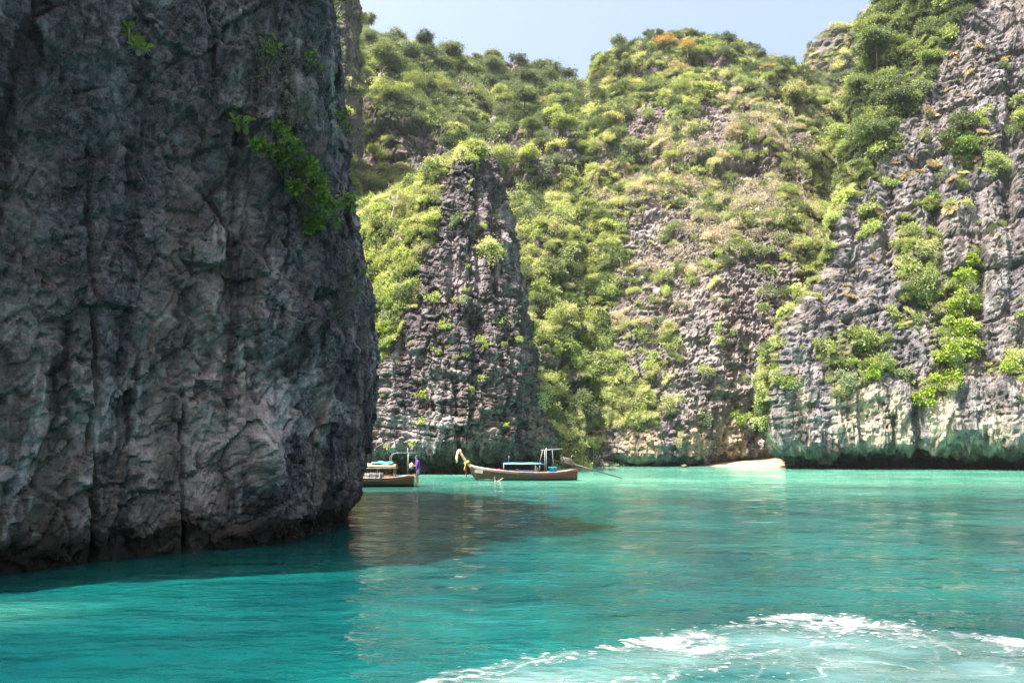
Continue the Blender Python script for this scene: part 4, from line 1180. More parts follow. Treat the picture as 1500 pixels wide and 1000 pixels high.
# ---- plants on the near left cliff, large enough to show their leaves
def obovate(L, W):
    """one thick curved leaf with midrib fold"""
    V = [(0, 0, 0), (W * 0.55, L * 0.35, 0.03 * L), (W, L * 0.68, 0.05 * L), (W * 0.62, L * 0.93, 0.0), (0, L, -0.05 * L), (-W * 0.62, L * 0.93, 0.0), (-W, L * 0.68, 0.05 * L), (-W * 0.55, L * 0.35, 0.03 * L), (0, L * 0.36, -0.02 * L), (0, L * 0.7, -0.02 * L)]
    F = [(0, 1, 8), (0, 8, 7), (1, 2, 9, 8), (7, 8, 9, 6), (2, 3, 4, 9), (6, 9, 4, 5)]
    me = bpy.data.meshes.new('leaf'); me.from_pydata(V, [], F); me.materials.append(M_LO); me.update()
    a = me.attributes.new('lv', 'FLOAT', 'POINT')
    a.data.foreach_set('value', [0.55] * len(V))
    return me
LEAF = obovate(0.20, 0.06)
def leafy_plant(px, py, tips, label, seed):
    r = random.Random(seed)
    p, q = cliff_left.at(px, py)
    base = p - q * 0.05
    root = empty('rock_plant', base); tag(root, label, 'plant')
    for (dx, dy, nl) in tips:
        fw = float(project(np.array(base))[2])
        e = Vector((dx * fw / FPX, -0.25, -dy * fw / FPX)) + q * 0.3
        mb = MB(); mb.tube([(0, 0, 0), e * 0.5 + Vector((0, -0.1, -0.05)), e], [0.018, 0.013, 0.008], 6); mb.build('stem', M_BARK, root, True)
        for k in range(nl):
            a = k * 2.4 + r.uniform(-0.3, 0.3); t = 1.0 - 0.5 * (k / nl)
            d = Vector((math.cos(a), -0.35 + 0.5 * math.sin(a * 1.7), math.sin(a) * 0.7 + 0.35)).normalized()
            o = link('leaf', LEAF, None, root)
            o.location = e * t
            o.rotation_euler = d.to_track_quat('Y', 'Z').to_euler()
            s = r.uniform(0.75, 1.25); o.scale = (s, s, s)
            v = r.uniform(0.75, 1.3); o.color = (0.13 * v, 0.20 * v, 0.05 * v, 1)
leafy_plant(198, 80, ((-12, -36, 11), (6, -8, 8), (14, -4, 6)), 'small plant with broad fresh leaves sprouting high on the shaded cliff', 201)
leafy_plant(362, 192, ((-8, -6, 6), (4, -5, 5), (12, -3, 4)), 'low rosette of broad leaves above the trailing green shrub', 202)

def trailing_shrub():
    r = np.random.default_rng(203)
    pts = [(384, 222, 12), (398, 222, 16), (412, 230, 20), (428, 240, 20), (440, 252, 24), (452, 264, 26), (462, 280, 30), (472, 292, 28), (474, 308, 24), (466, 322, 15), (463, 334, 9), (446, 285, 18), (436, 268, 18)]
    p0, q0 = cliff_left.at(425, 262)
    root = empty('trailing_shrub', p0 - q0 * 0.1); tag(root, 'glossy bright green shrub trailing down the shaded cliff', 'shrub')
    lobes, mb = [], MB()
    for px, py, w in pts:
        p, q = cliff_left.at(px, py); fw = float(project(np.array(p))[2]); k = fw / FPX
        c = p + q * (0.35 + 0.3 * r.random()) - p0 + q0 * 0.1
        for _ in range(3):
            lobes.append((np.array(c) + r.normal(size=3) * w * k * 0.4, (w * k * 0.42,) * 3))
        mb.tube([c * 0.15, c * 0.6 + Vector((0, 0, 0.12)), c], [0.03, 0.02, 0.008], 5)
    out = []
    for c, rd in lobes:
        n = 40
        d = sphere_dirs(n, r); p = c + d * np.array(rd) * (0.5 + 0.5 * r.random(n))[:, None]
        A = unit(d * 0.5 + r.normal(size=(n, 3)) * 0.6 + np.array([0.1, -0.2, 0.1])); Nn = unit(d * 0.5 + np.array([-0.1, -0.5, 0.8]) + r.normal(size=(n, 3)) * 0.35)
        k = 0.7 + 0.6 * r.random(n)
        out.append(leaf_arrays(p, A, Nn, 0.135 * k, 0.045 * k, 0.10))
    c = link('crown', leaf_mesh('crown', np.concatenate(out), M_LO, r), None, root); c.color = (0.085, 0.17, 0.03, 1)
    mb.build('stem', M_BARKD, root)
trailing_shrub()
for k, (px, py, sx, sy, colr, lab) in enumerate(((392, 105, 0.75, 1.3, (0.10, 0.12, 0.07), 'grey green feathery shrub hanging high on the shaded cliff'), (425, 185, 0.7, 1.0, (0.09, 0.12, 0.06), 'feathery shrub hanging above the trailing green shrub'),
                                                 (512, 405, 0.8, 1.0, (0.10, 0.11, 0.08), 'twiggy grey shrub at the outer edge of the shaded cliff'), (500, 452, 0.7, 0.8, (0.09, 0.10, 0.07), 'thin grey shrub drooping below the cliff edge bush'),
                                                 (455, 90, 0.3, 0.25, (0.10, 0.19, 0.03), 'tiny green sprig under the top edge of the shaded cliff'), (492, 165, 0.45, 0.35, (0.10, 0.19, 0.03), 'green sprig on the upper corner of the shaded cliff'), (395, 65, 0.25, 0.25, (0.12, 0.22, 0.03), 'tiny sprig above the feathery shrub'))):
    p, q = cliff_left.at(px, py)
    fine_ = k < 4
    shrub('hanging_shrub', p + q * 0.1, q, (sx, sy), 420 if fine_ else 700, 0.075 if fine_ else 0.12, 0.016 if fine_ else 0.04, colr, lab, 'shrub', None, 210 + k, 12 if fine_ else 6, 0.5)

# ---- boulders along the waterline
m_boul = rock_mat('boulder_stone', (0.04, 0.036, 0.034), (0.13, 0.12, 0.11), (0.24, 0.22, 0.20), (0.22, 0.16, 0.11), sc=0.9, tide_shade=0.35, streak=0.2, veg=False)
rb = np.random.default_rng(230)
for k, (px, py, r_) in enumerate(((888, 683, 0.5), (905, 683, 0.35), (962, 683, 0.6), (1008, 682, 0.9), (1022, 681, 0.6), (1052, 676, 0.55), (1002, 684, 0.4))):
    w = on_water(px, py); 
    bm = bmesh.new(); bmesh.ops.create_icosphere(bm, subdivisions=4, radius=1.0)
    V = np.array([v.co for v in bm.verts]); F = np.array([[v.index for v in f.verts] for f in bm.faces]); bm.free()
    V = V * (1 + 0.28 * fbm(V + k * 7, 1.1, 3, 231) + 0.10 * fbm(V + k * 5, 0.4, 3, 232, 0.5, True))[:, None] * np.array([1.3, 1.0, 0.75]) * r_
    o = link('boulder', np_mesh('boulder', V, F), m_boul); o.location = (w[0], w[1], 0.1 + (0.25 if py < 678 else 0)); o.rotation_euler = (0, 0, k * 1.3)
    tag(o, 'grey boulder lying at the waterline below the central hill', 'boulder', 'waterline boulders')
# ------------------------------------------------------------------ boats
def wood_hull_mat(name, base, low, paint, paint_x):
    m, nt = new_mat(name); T = NT(nt)
    tc = T.n('TexCoord').outputs['Object']
    xyz = T.n('SeparateXYZ'); T.l(tc, xyz.inputs[0])
    gr = T.noise(T.scaled(tc, (0.5, 4.0, 9.0)), 2.0, 6.0, 0.6); bl = T.noise(tc, 2.2, 5.0, 0.6)
    c = T.mix(T.ramp(gr, 0.3, 0.7), tuple(v * 0.45 for v in base), base)
    c = T.mix(T.math('MULTIPLY', T.ramp(bl, 0.52, 0.66), 0.55), c, tuple(min(1, v * 2.2) for v in base))
    px_ = T.math('MULTIPLY', T.ramp(T.math('ADD', xyz.outputs[0], T.math('MULTIPLY', bl, 0.8)), paint_x, paint_x + 0.8), 0.85)
    c = T.mix(px_, c, paint)
    zz = T.math('ADD', xyz.outputs[2], T.math('MULTIPLY', T.math('SUBTRACT', bl, 0.5), 0.25))
    c = T.mix(T.math('SUBTRACT', 1.0, T.ramp(zz, 0.06, 0.26)), c, low)
    b = T.n('BsdfPrincipled'); T.l(c, b.inputs['Base Color']); b.inputs['Roughness'].default_value = 0.5
    bp = T.n('Bump'); bp.inputs['Strength'].default_value = 0.3; bp.inputs['Distance'].default_value = 0.02; T.l(gr, bp.inputs['Height']); T.l(bp.outputs[0], b.inputs['Normal'])
    T.out(b.outputs[0]); return m
M_HULL = wood_hull_mat('weathered_brown_hull', (0.070, 0.022, 0.010), (0.020, 0.020, 0.010), (0.15, 0.010, 0.006), 1.2)
M_HULL2 = wood_hull_mat('oiled_orange_brown_hull', (0.085, 0.030, 0.012), (0.022, 0.024, 0.010), (0.15, 0.04, 0.012), 2.2)
M_RAIL = simple_mat('pale_painted_rail', (0.30, 0.24, 0.215), 0.5, 0.15, 4.0, 0.1)
M_DECK = simple_mat('pinkish_deck_boards', (0.27, 0.15, 0.10), 0.6, 0.25, 5.0, 0.2)
M_WHITE = simple_mat('white_painted_pole', (0.26, 0.26, 0.255), 0.45, 0.1, 6.0, 0.05)
M_PLATE = simple_mat('pale_green_plate', (0.17, 0.21, 0.18), 0.5, 0.2, 6.0, 0.05)
M_CREAM = simple_mat('cream_painted_wood', (0.33, 0.24, 0.15), 0.5, 0.15, 4.0, 0.1)
M_CANVAS = simple_mat('blue_canopy_sheet', (0.07, 0.20, 0.40), 0.7, 0.2, 3.0, 0.2)
M_EDGE = simple_mat('pale_blue_canopy_edge', (0.19, 0.28, 0.40), 0.6, 0.1, 4.0, 0.1)
M_TARP = simple_mat('turquoise_tarpaulin', (0.06, 0.24, 0.26), 0.45, 0.25, 4.0, 0.6)
M_BLUE = simple_mat('bright_blue_plastic', (0.01, 0.30, 0.62), 0.35, 0.1, 4.0, 0.05)
M_ORANGE = simple_mat('orange_brown_panel', (0.55, 0.22, 0.07), 0.5, 0.2, 5.0, 0.1)
M_METAL = simple_mat('oily_engine_metal', (0.20, 0.15, 0.13), 0.45, 0.4, 9.0, 0.3, metal=0.5)
M_DARKM = simple_mat('dark_engine_iron', (0.06, 0.05, 0.05), 0.55, 0.3, 9.0, 0.3, metal=0.3)
M_SHAFT = simple_mat('dark_steel_shaft', (0.07, 0.065, 0.06), 0.5, 0.2, 5.0, 0.1, metal=0.4)
M_VEST = simple_mat('lavender_blue_life_vest', (0.25, 0.31, 0.62), 0.7, 0.2, 6.0, 0.3)
M_VESTW = simple_mat('white_life_vest', (0.34, 0.32, 0.31), 0.7, 0.15, 6.0, 0.3)
M_PINK = simple_mat('pink_bag_cloth', (0.75, 0.14, 0.36), 0.7, 0.2, 6.0, 0.3)
M_YEL = simple_mat('yellow_sash_cloth', (0.75, 0.58, 0.06), 0.7, 0.2, 8.0, 0.3)
M_RED = simple_mat('red_ribbon_cloth', (0.42, 0.05, 0.08), 0.7, 0.2, 8.0, 0.3)
M_GARL = simple_mat('white_and_orange_flowers', (0.80, 0.72, 0.58), 0.8, 0.1, 14.0, 0.6, col2=(0.80, 0.42, 0.08))
M_STRAW = simple_mat('ochre_mat', (0.52, 0.40, 0.16), 0.8, 0.2, 9.0, 0.3)

def hull_pts(x, st, off=0.0):
    b = np.interp(x, st[:, 0], st[:, 1]); sh = np.interp(x, st[:, 0], st[:, 2]); ke = np.interp(x, st[:, 0], st[:, 3])
    return b, sh, ke

def make_boat(root, M_H, st):
    xs = np.concatenate([np.linspace(st[0, 0], st[0, 0] + 1.2, 12), np.linspace(st[0, 0] + 1.3, st[-1, 0], 34)])
    from_st = lambda x, k: float(np.interp(x, st[:, 0], st[:, k]))
    def smooth(x, k):
        return np.mean([from_st(x + d, k) for d in (-0.25, -0.12, 0, 0.12, 0.25)]) if st[0, 0] + 0.3 < x < st[-1, 0] - 0.3 else from_st(x, k)
    rows_ = []
    m = 8
    for x in xs:
        b, sh, ke = smooth(x, 1), smooth(x, 2), smooth(x, 3)
        sec = []
        for s in np.linspace(0, 1, m):
            y = b * (0.02 + 0.98 * s ** 0.62) if s > 0 else 0.015
            sec.append((y, ke + (sh - ke) * s ** 1.35))
        rows_.append([(x, -y, z) for y, z in sec[::-1]] + [(x, y, z) for y, z in sec])
    mb = MB(); mb.grid(rows_)
    n = len(rows_[0]); base = (len(rows_) - 1) * n
    mb.f.append(tuple(base + k for k in range(n)))
    h = mb.build('hull', M_H, root, True)
    sd = h.modifiers.new('planking', 'SOLIDIFY'); sd.thickness = 0.05; sd.offset = 1
    # rails along both gunwales
    for sg in (-1, 1):
        rb = MB(); rb.tube([(x, sg * (smooth(x, 1) + 0.015), smooth(x, 2) + 0.01) for x in xs[::2]], 0.045, 6); rb.build('gunwale_rail', M_RAIL, root, True)
        rb = MB(); rb.tube([(x, sg * (smooth(x, 1) * 0.99 + 0.03), smooth(x, 2) - 0.14) for x in xs[2::2]], 0.022, 5); rb.build('rubbing_strake', M_H, root, True)
    # deck boards
    x = st[0, 0] + 0.5
    while x < st[-1, 0] - 0.1:
        b, sh, ke = smooth(x, 1), smooth(x, 2), smooth(x, 3)
        zz = 0.32 if x > st[0, 0] + 2.2 else 0.32 + (sh - 0.40) * (st[0, 0] + 2.2 - x) / 1.7
        sfrac = max(0.05, min(1, (zz - ke) / (sh - ke)))
        w = b * sfrac ** 0.46 * 1.9
        q = MB(); q.box((x, 0, zz), (0.155, max(0.1, w - 0.06), 0.03)); q.build('deck_board', M_DECK, root)
        x += 0.17
    return smooth

def engine(root, x0, z0, y0=0.0, shaft_len=3.9):
    """long-tail motor pivoted on the stern"""
    e = empty('engine', (x0, y0, z0)); e.parent = root
    ax = Vector((0.965, 0, -0.262))
    rot = Quaternion((0, 1, 0), math.radians(15))
    MB().box((-0.55, 0, 0.26), (0.62, 0.34, 0.34), rot).box((-0.62, 0, 0.47), (0.42, 0.26, 0.16), rot).box((-0.2, 0, 0.12), (0.35, 0.24, 0.22), rot).build('engine_block', M_METAL, e)
    mb = MB()
    for k in range(4): mb.lathe([(0.055, 0), (0.06, 0.02), (0.06, 0.13), (0.035, 0.16)], 10, (-0.82 + 0.15 * k, 0.1, 0.52 - 0.04 * k))
    mb.build('valve_cover', M_DARKM, e, True)
    MB().lathe([(0.05, -0.05), (0.20, -0.05), (0.22, 0), (0.20, 0.05), (0.05, 0.05)], 18, (-0.93, 0, 0.30), (0.965, 0, -0.26)).build('fan_wheel', M_DARKM, e, True)
    mb = MB()
    for sy in (-0.22, 0.22):
        mb.tube([(-1.05, sy, 0.18), (-1.05, sy, 0.62), (-0.35, sy, 0.62 - 0.12), (0.1, sy, 0.1)], 0.02, 6)
    mb.tube([(-1.05, -0.22, 0.62), (-1.05, 0.22, 0.62)], 0.02, 6); mb.tube([(-0.35, -0.22, 0.50), (-0.35, 0.22, 0.50)], 0.02, 6)
    mb.build('guard_frame', M_WHITE, e, True)
    MB().tube([(-0.3, 0.12, 0.4), (-0.15, 0.16, 0.75), (0.2, 0.16, 0.68)], 0.035, 7).build('exhaust_pipe', M_METAL, e, True)
    MB().tube([(-0.9, -0.05, 0.25), (-1.35, -0.08, 0.34), (-1.65, -0.08, 0.36)], 0.022, 6).build('tiller_bar', M_DARKM, e, True)
    MB().box((-0.02, 0, -0.15), (0.14, 0.16, 0.36)).tube([(-0.02, -0.16, 0.03), (-0.02, 0.16, 0.03)], 0.03, 8).build('pivot_mount', M_DARKM, e)
    p1 = ax * shaft_len
    sh = MB().tube([(0, 0, 0.06), (p1.x * 0.5, 0, p1.z * 0.5 + 0.03), (p1.x, 0, p1.z)], [0.05, 0.045, 0.035], 8).build('drive_shaft', M_SHAFT, e, True)
    pb = MB()
    for k in range(3):
        a = k * 2.094; u = Vector((0, math.cos(a), math.sin(a))); v = Vector((0.35, -math.sin(a), math.cos(a))).normalized()
        c = p1
        pb.add([c + u * 0.02 - v * 0.03, c + u * 0.13 - v * 0.06, c + u * 0.17, c + u * 0.13 + v * 0.06, c + u * 0.02 + v * 0.03, c + u * 0.1 + Vector((0.012, 0, 0))], [(0, 1, 5), (1, 2, 5), (2, 3, 5), (3, 4, 5), (4, 0, 5), (0, 4, 3, 2, 1)])
    pb.lathe([(0.02, -0.04), (0.035, 0), (0.03, 0.05), (0.008, 0.09)], 8, tuple(p1), tuple(ax)); pb.build('propeller', M_METAL, sh)
    return e

def post(root, name, a, b, r=0.018, mat=None):
    return MB().tube([a, b], r, 7).build(name, mat or M_WHITE, root, True)

# ---- boat in front of the pillar
bw = on_water(770, 703)
BX = lambda px: (px - 770) * 0.0549
BZ = lambda row: (703 - row) * 0.0555
A = empty('longtail_boat', (bw[0], bw[1], 0.0), 0.03)
tag(A, 'long brown wooden boat with raised prow, blue canopy and long tail motor', 'boat')
stA = np.array([[-4.45, .06, 1.22, .95], [-4.2, .18, 1.12, .35], [-3.9, .32, 1.05, -.05], [-3.2, .58, .92, -.3], [-2.2, .80, .78, -.36], [-.8, .95, .66, -.38], [.8, .98, .60, -.38], [2.2, .92, .62, -.36], [3.2, .80, .72, -.30], [4.05, .64, .88, -.22]])
smA = make_boat(A, M_HULL, stA)
MB().tube([(-4.15, 0, 0.75), (-4.42, 0, 1.12), (-4.72, 0, 1.38), (-5.02, 0, 1.85), (-5.22, 0, 2.2), (-5.3, 0, 2.32)], [.16, .15, .125, .11, .10, .07], 8).build('prow_post', M_CREAM, A, True)
MB().tube([(-4.02, -.36, .84), (-3.6, -.52, .80), (-3.42, -.575, .78)], .02, 5).build('bow_trim', M_RAIL, A, True)
pl_ = MB(); pl_.box((-3.72, -0.545, 0.70), (0.72, 0.03, 0.26), Quaternion((0, 0, 1), -0.40) @ Quaternion((0, 1, 0), 0.13)); pl_.build('name_plate', M_PLATE, A)
MB().tube([(x, -(float(np.interp(x, stA[:, 0], stA[:, 1])) * 0.66 + 0.02), 0.07) for x in np.linspace(-3.75, -2.0, 10)], 0.02, 5).build('waterline_batten', M_WHITE, A, True)
# canopy
cp = MB()
cx0, cx1, cz = BX(738), BX(796), BZ(680)
rowsC = [[(x, y, cz + 0.09 * (1 - (y / 0.8) ** 2) + (0.015 * math.sin(x * 5))) for y in np.linspace(-0.8, 0.8, 13)] for x in np.linspace(cx0, cx1 - 0.2, 16)]
cp.grid(rowsC); co = cp.build('canopy_roof', M_CANVAS, A, True); md = co.modifiers.new('cloth', 'SOLIDIFY'); md.thickness = 0.03
for sg in (-1, 1): MB().tube([(cx0 - 0.05, sg * 0.81, cz), (cx1, sg * 0.81, cz)], 0.03, 6).build('canopy_edge', M_EDGE, co, True)
for x in (cx0, (cx0 + cx1) / 2 + 0.9, cx1 - 0.35):
    for sg in (-1, 1): post(A, 'canopy_post', (x, sg * 0.80, 0.6), (x, sg * 0.80, cz))
post(A, 'canopy_antenna', (BX(745), -0.6, cz), (BX(745) + 0.02, -0.6, BZ(668)), 0.014)
# tall mast frame
mx = BX(799)
post(A, 'mast', (mx, -0.86, 0.55), (mx, -0.86, BZ(657)), 0.034)
post(A, 'mast', (mx, 0.86, 0.55), (mx, 0.86, BZ(660)), 0.03)
post(A, 'mast_stay', (BX(812), 0.6, 0.6), (BX(810), 0.6, BZ(660)), 0.018)
post(A, 'mast_brace', (BX(789), -0.78, cz), (BX(794), -0.82, BZ(660)), 0.03)
post(A, 'mast_crossbar', (BX(793), -0.86, BZ(660.5)), (BX(823), -0.82, BZ(658.5)), 0.024)
post(A, 'mast_crossbar', (BX(793), 0.86, BZ(660.5)), (BX(823), 0.82, BZ(658.5)), 0.03)
post(A, 'mast_tie', (mx, -0.86, BZ(660)), (mx, 0.86, BZ(660.2)), 0.025)
for k, x in enumerate((BX(750), BX(766), BX(780))):
    MB().box((x, 0, 0.52), (0.26, 1.55, 0.05)).box((x, -0.5, 0.42), (0.2, 0.06, 0.18)).box((x, 0.5, 0.42), (0.2, 0.06, 0.18)).build('bench', M_EDGE, A)
post(A, 'stern_ladder_rail', (4.08, -0.42, -0.4), (4.02, -0.46, 0.72), 0.022, M_CREAM)
post(A, 'stern_ladder_rail', (4.12, -0.12, -0.4), (4.06, -0.14, 0.72), 0.022, M_CREAM)
for z in (0.02, 0.22, 0.42): post(A, 'ladder_rung', (4.10, -0.44, z), (4.12, -0.12, z), 0.018, M_CREAM)
engine(A, BX(841), 1.18)

MWA = Matrix.Translation(Vector((bw[0], bw[1], 0))) @ Matrix.Rotation(0.03, 4, 'Z')
def onA(v): return tuple(MWA @ Vector(v))

# things tied to or carried in that boat
def ribbon(mb, pts, w, wob, seed, ydir=(0, 1, 0)):
    r = random.Random(seed); rows_ = []
    for i, p in enumerate(pts):
        o = wob * math.sin(i * 1.3 + seed)
        rows_.append([Vector(p) + Vector((o + 0.02 * math.sin(k * 2 + i), (k / 4 - 0.5) * w, 0)) for k in range(5)])
    mb.grid(rows_); return mb
g1 = empty('flower_garland', onA((-5.28, 0, 2.2)))
mb = MB(); mb.tube([(0.14, 0, 0.02), (0.05, 0, 0.13), (-0.08, 0, 0.13), (-0.16, 0, -0.02)], [.06, .10, .11, .10], 8); mb.build('garland_loop', M_GARL, g1, True)
for k, (y, ln) in enumerate(((-0.07, 0.82), (0.05, 0.72), (0.0, 0.6))):
    mb = MB(); mb.tube([(-0.12, y, 0.05), (-0.19, y, -0.2), (-0.20 - 0.02 * k, y, -0.5), (-0.21, y, -ln)], [.085, .09, .085, .06], 8); mb.build('flower_strand', M_GARL, g1, True)
tag(g1, 'white and orange flower garland draped over the prow tip', 'garland')
g2 = empty('prow_sash', onA((-4.70, 0, 1.28)))
mb = MB(); mb.tube([(-0.03, -0.17, 0.1), (-0.15, 0.0, 0.05), (-0.03, 0.17, 0.1), (0.14, 0.05, 0.2), (0.13, -0.12, 0.18), (-0.03, -0.17, 0.1)], .085, 8); mb.build('knot', M_YEL, g2, True)
for k, y in enumerate((-0.16, -0.04, 0.10)):
    mb = MB(); ribbon(mb, [(-0.1 - 0.02 * j, y, 0.05 - 0.115 * j) for j in range(6)], 0.14, 0.012, k); o = mb.build('yellow_ribbon', M_YEL, g2, True); o.modifiers.new('cloth', 'SOLIDIFY').thickness = 0.03
for k, y in enumerate((-0.12, -0.02, 0.08)):
    mb = MB(); ribbon(mb, [(-0.08 + 0.01 * j, y, -0.1 - 0.14 * j) for j in range(8 + k % 2)], 0.11, 0.02, k + 5); o = mb.build('red_ribbon', M_RED, g2, True); o.modifiers.new('cloth', 'SOLIDIFY').thickness = 0.025
tag(g2, 'yellow sash with long red ribbons tied round the prow', 'sash')
tub = empty('plastic_tub', onA((BX(809), -0.45, 0.335)))
MB().lathe([(0.24, 0), (0.30, 0.05), (0.33, 0.62), (0.35, 0.64), (0.35, 0.68), (0.31, 0.68), (0.29, 0.1), (0.05, 0.09)], 24).build('tub_body', M_BLUE, tub, True)
MB().lathe([(0.355, 0.655), (0.375, 0.66), (0.375, 0.70), (0.34, 0.715), (0.05, 0.72)], 24).build('lid', M_BLUE, tub, True)
tag(tub, 'bright blue plastic tub standing aft of the mast', 'tub')
def soft_bag(name, loc, size, mat, label, cat, seed, group=None):
    bm = bmesh.new(); bmesh.ops.create_icosphere(bm, subdivisions=3, radius=1.0)
    V = np.array([v.co for v in bm.verts]); F = np.array([[v.index for v in f.verts] for f in bm.faces]); bm.free()
    V = np.sign(V) * np.abs(V) ** 0.7
    V = V * (1 + 0.16 * fbm(V + seed, 0.9, 3, 240))[:, None] * np.array(size)
    V[:, 2] += size[2]
    root = empty(name, loc)
    link('bag_body', np_mesh('bag_body', V, F), mat, root)
    MB().tube([(-size[0] * .5, 0, size[2] * 1.7), (0, 0, size[2] * 2.4), (size[0] * .5, 0, size[2] * 1.7)], 0.018, 6).build('strap', mat, root, True)
    return tag(root, label, cat, group)
soft_bag('cloth_bag', onA((BX(731), -0.45, 0.40)), (0.30, 0.18, 0.22), M_PINK, 'pink cloth bag by the canopy front post', 'bag', 3)
soft_bag('cloth_sack', onA((BX(785), -0.55, 0.335)), (0.16, 0.15, 0.36), M_CREAM, 'beige upright sack beneath the canopy', 'sack', 5)
mt = MB(); mt.grid([[(x, y, 0.0 + 0.02 * math.sin(x * 7 + y * 3)) for y in np.linspace(-0.28, 0.28, 7)] for x in np.linspace(-0.4, 0.4, 10)])
mo = mt.build('straw_mat', M_STRAW, None, True); mo.location = onA((BX(713), -0.15, 0.80)); mo.rotation_euler = (0, 0.28, 0.03); mo.modifiers.new('thickness', 'SOLIDIFY').thickness = 0.03
tag(mo, 'small ochre mat lying on the sloping foredeck', 'mat')
rg = empty('life_ring', onA((BX(757), -0.62, 0.62))); 
def torus(mb, R, r, n=24, k=8, a0=0.0, a1=6.2832):
    rows_ = [[((R + r * math.cos(q)) * math.cos(a), r * math.sin(q), (R + r * math.cos(q)) * math.sin(a)) for q in [2 * math.pi * j / k for j in range(k)]] for a in np.linspace(a0, a1, n)]
    return mb.grid(rows_, True)
torus(MB(), 0.22, 0.055).build('ring_body', M_CREAM, rg, True)
for k in range(4):
    a = k * 1.571 + 0.4; torus(MB(), 0.22, 0.062, 5, 8, a, a + 0.35).build('band', M_DARKM, rg, True)
tag(rg, 'pale life ring leaning upright under the blue canopy', 'life ring')
def vest(loc, rz, mat, label, group, tilt=0.0, s=1.0):
    root = empty('life_vest', loc, rz); root.rotation_euler = (tilt, 0, rz); root.scale = (s, s, s)
    for sg in (-1, 1):
        bm_ = MB(); bm_.box((sg * 0.125, 0, 0.27), (0.21, 0.09, 0.50)); bm_.box((sg * 0.13, 0.0, 0.55), (0.10, 0.07, 0.12)); o = bm_.build('front_panel', mat, root); 
        bv = o.modifiers.new('soft', 'BEVEL'); bv.width = 0.02; bv.segments = 2
    MB().box((0, 0.10, 0.30), (0.44, 0.08, 0.56)).build('back_panel', mat, root)
    for z in (0.14, 0.34): MB().box((0, -0.05, z), (0.44, 0.015, 0.035)).build('belt', M_DARKM, root)
    return tag(root, label, 'life vest', group)
for k, px in enumerate((746, 751, 763, 769, 775, 780)):
    vest(onA((BX(px), -0.60 + 0.05 * (k % 2), 0.345 + 0.0)), 0.1 * (k - 2), M_VEST if k != 3 else M_VESTW, 'lavender blue life vest propped along the near side under the canopy' if k != 3 else 'white life vest among the blue ones under the canopy', 'life vests under the blue canopy', 0.12, 0.78)

# ---- moored boat by the shaded cliff
lw = on_water(605, 712)
LS = 0.0452
st_off = 4.0
RZB = 0.10
MWB = Matrix.Translation(Vector((lw[0], lw[1], 0))) @ Matrix.Rotation(RZB, 4, 'Z') @ Matrix.Translation(Vector((-st_off, 0, 0)))
bl0 = MWB @ Vector((0, 0, 0))
B = empty('wooden_boat', tuple(bl0), RZB)
tag(B, 'wooden boat with cream cabin roof moored beside the shaded cliff', 'boat')
def onB(v): return tuple(MWB @ Vector(v))
CX = lambda px: st_off - (605 - px) * LS
CZ = lambda row: (712 - row) * 0.0455
stB = np.array([[-4.6, .06, 1.35, 1.0], [-4.2, .24, 1.2, .3], [-3.4, .56, 1.0, -.25], [-2.2, .86, .82, -.36], [-.8, 1.0, .68, -.38], [.8, 1.05, .56, -.38], [2.2, 1.0, .54, -.36], [3.2, .90, .62, -.30], [4.0, .72, .74, -.22]])
smB = make_boat(B, M_HULL2, stB)
MB().tube([(-4.3, 0, 0.8), (-4.6, 0, 1.25), (-4.95, 0, 1.65), (-5.25, 0, 2.2), (-5.42, 0, 2.5)], [.16, .15, .125, .11, .08], 8).build('prow_post', M_CREAM, B, True)
# cabin
rowsC = [[(x, y, 1.17 + 0.24 * math.sqrt(max(0, 1 - (y / 1.0) ** 2)) ** 0.8 + 0.03 * math.sin((x + 2) * 0.8)) for y in np.linspace(-0.98, 0.98, 15)] for x in np.linspace(-2.0, 2.9, 20)]
ro = MB().grid(rowsC).build('cabin_roof', M_CREAM, B, True); ro.modifiers.new('thick', 'SOLIDIFY').thickness = 0.06
for sg in (-1, 1):
    MB().tube([(-2.02, sg * 0.98, 1.18), (2.95, sg * 0.98, 1.18)], 0.045, 6).build('roof_edge', M_CREAM, ro, True)
    for x in (-1.9, -1.0, -0.1, 0.9, 1.75, 2.8): MB().box((x, sg * 0.93, 0.88), (0.07, 0.05, 0.64)).build('cabin_post', M_CREAM, B)
    MB().box((0.4, sg * 0.90, 0.66), (4.6, 0.04, 0.22)).build('side_panel', M_ORANGE, B)
MB().box((2.2, 0.2, 0.72), (0.05, 1.3, 0.62)).build('bulkhead', M_DECK, B)
MB().box((3.1, 0.1, 0.50), (0.5, 1.1, 0.05)).box((3.1, -0.3, 0.41), (0.4, 0.05, 0.16)).box((3.1, 0.5, 0.41), (0.4, 0.05, 0.16)).build('bench', M_STRAW, B)
fx0, fx1, fz = CX(572), CX(610), CZ(664.5)
for sg in (-1, 1):
    MB().tube([(fx0 - 0.04, sg * 0.82, 0.55), (fx0, sg * 0.82, fz - 0.28), (fx0 + 0.14, sg * 0.82, fz - 0.06), (fx0 + 0.45, sg * 0.82, fz), (fx1, sg * 0.82, fz)], 0.02, 7).build('frame_hoop', M_WHITE, B, True)
    post(B, 'frame_post', (CX(597), sg * 0.80, 0.6), (CX(597), sg * 0.80, CZ(657 if sg < 0 else 664)), 0.017)
for x in (fx0 + 0.45, fx1): post(B, 'frame_tie', (x, -0.82, fz), (x, 0.82, fz), 0.024)
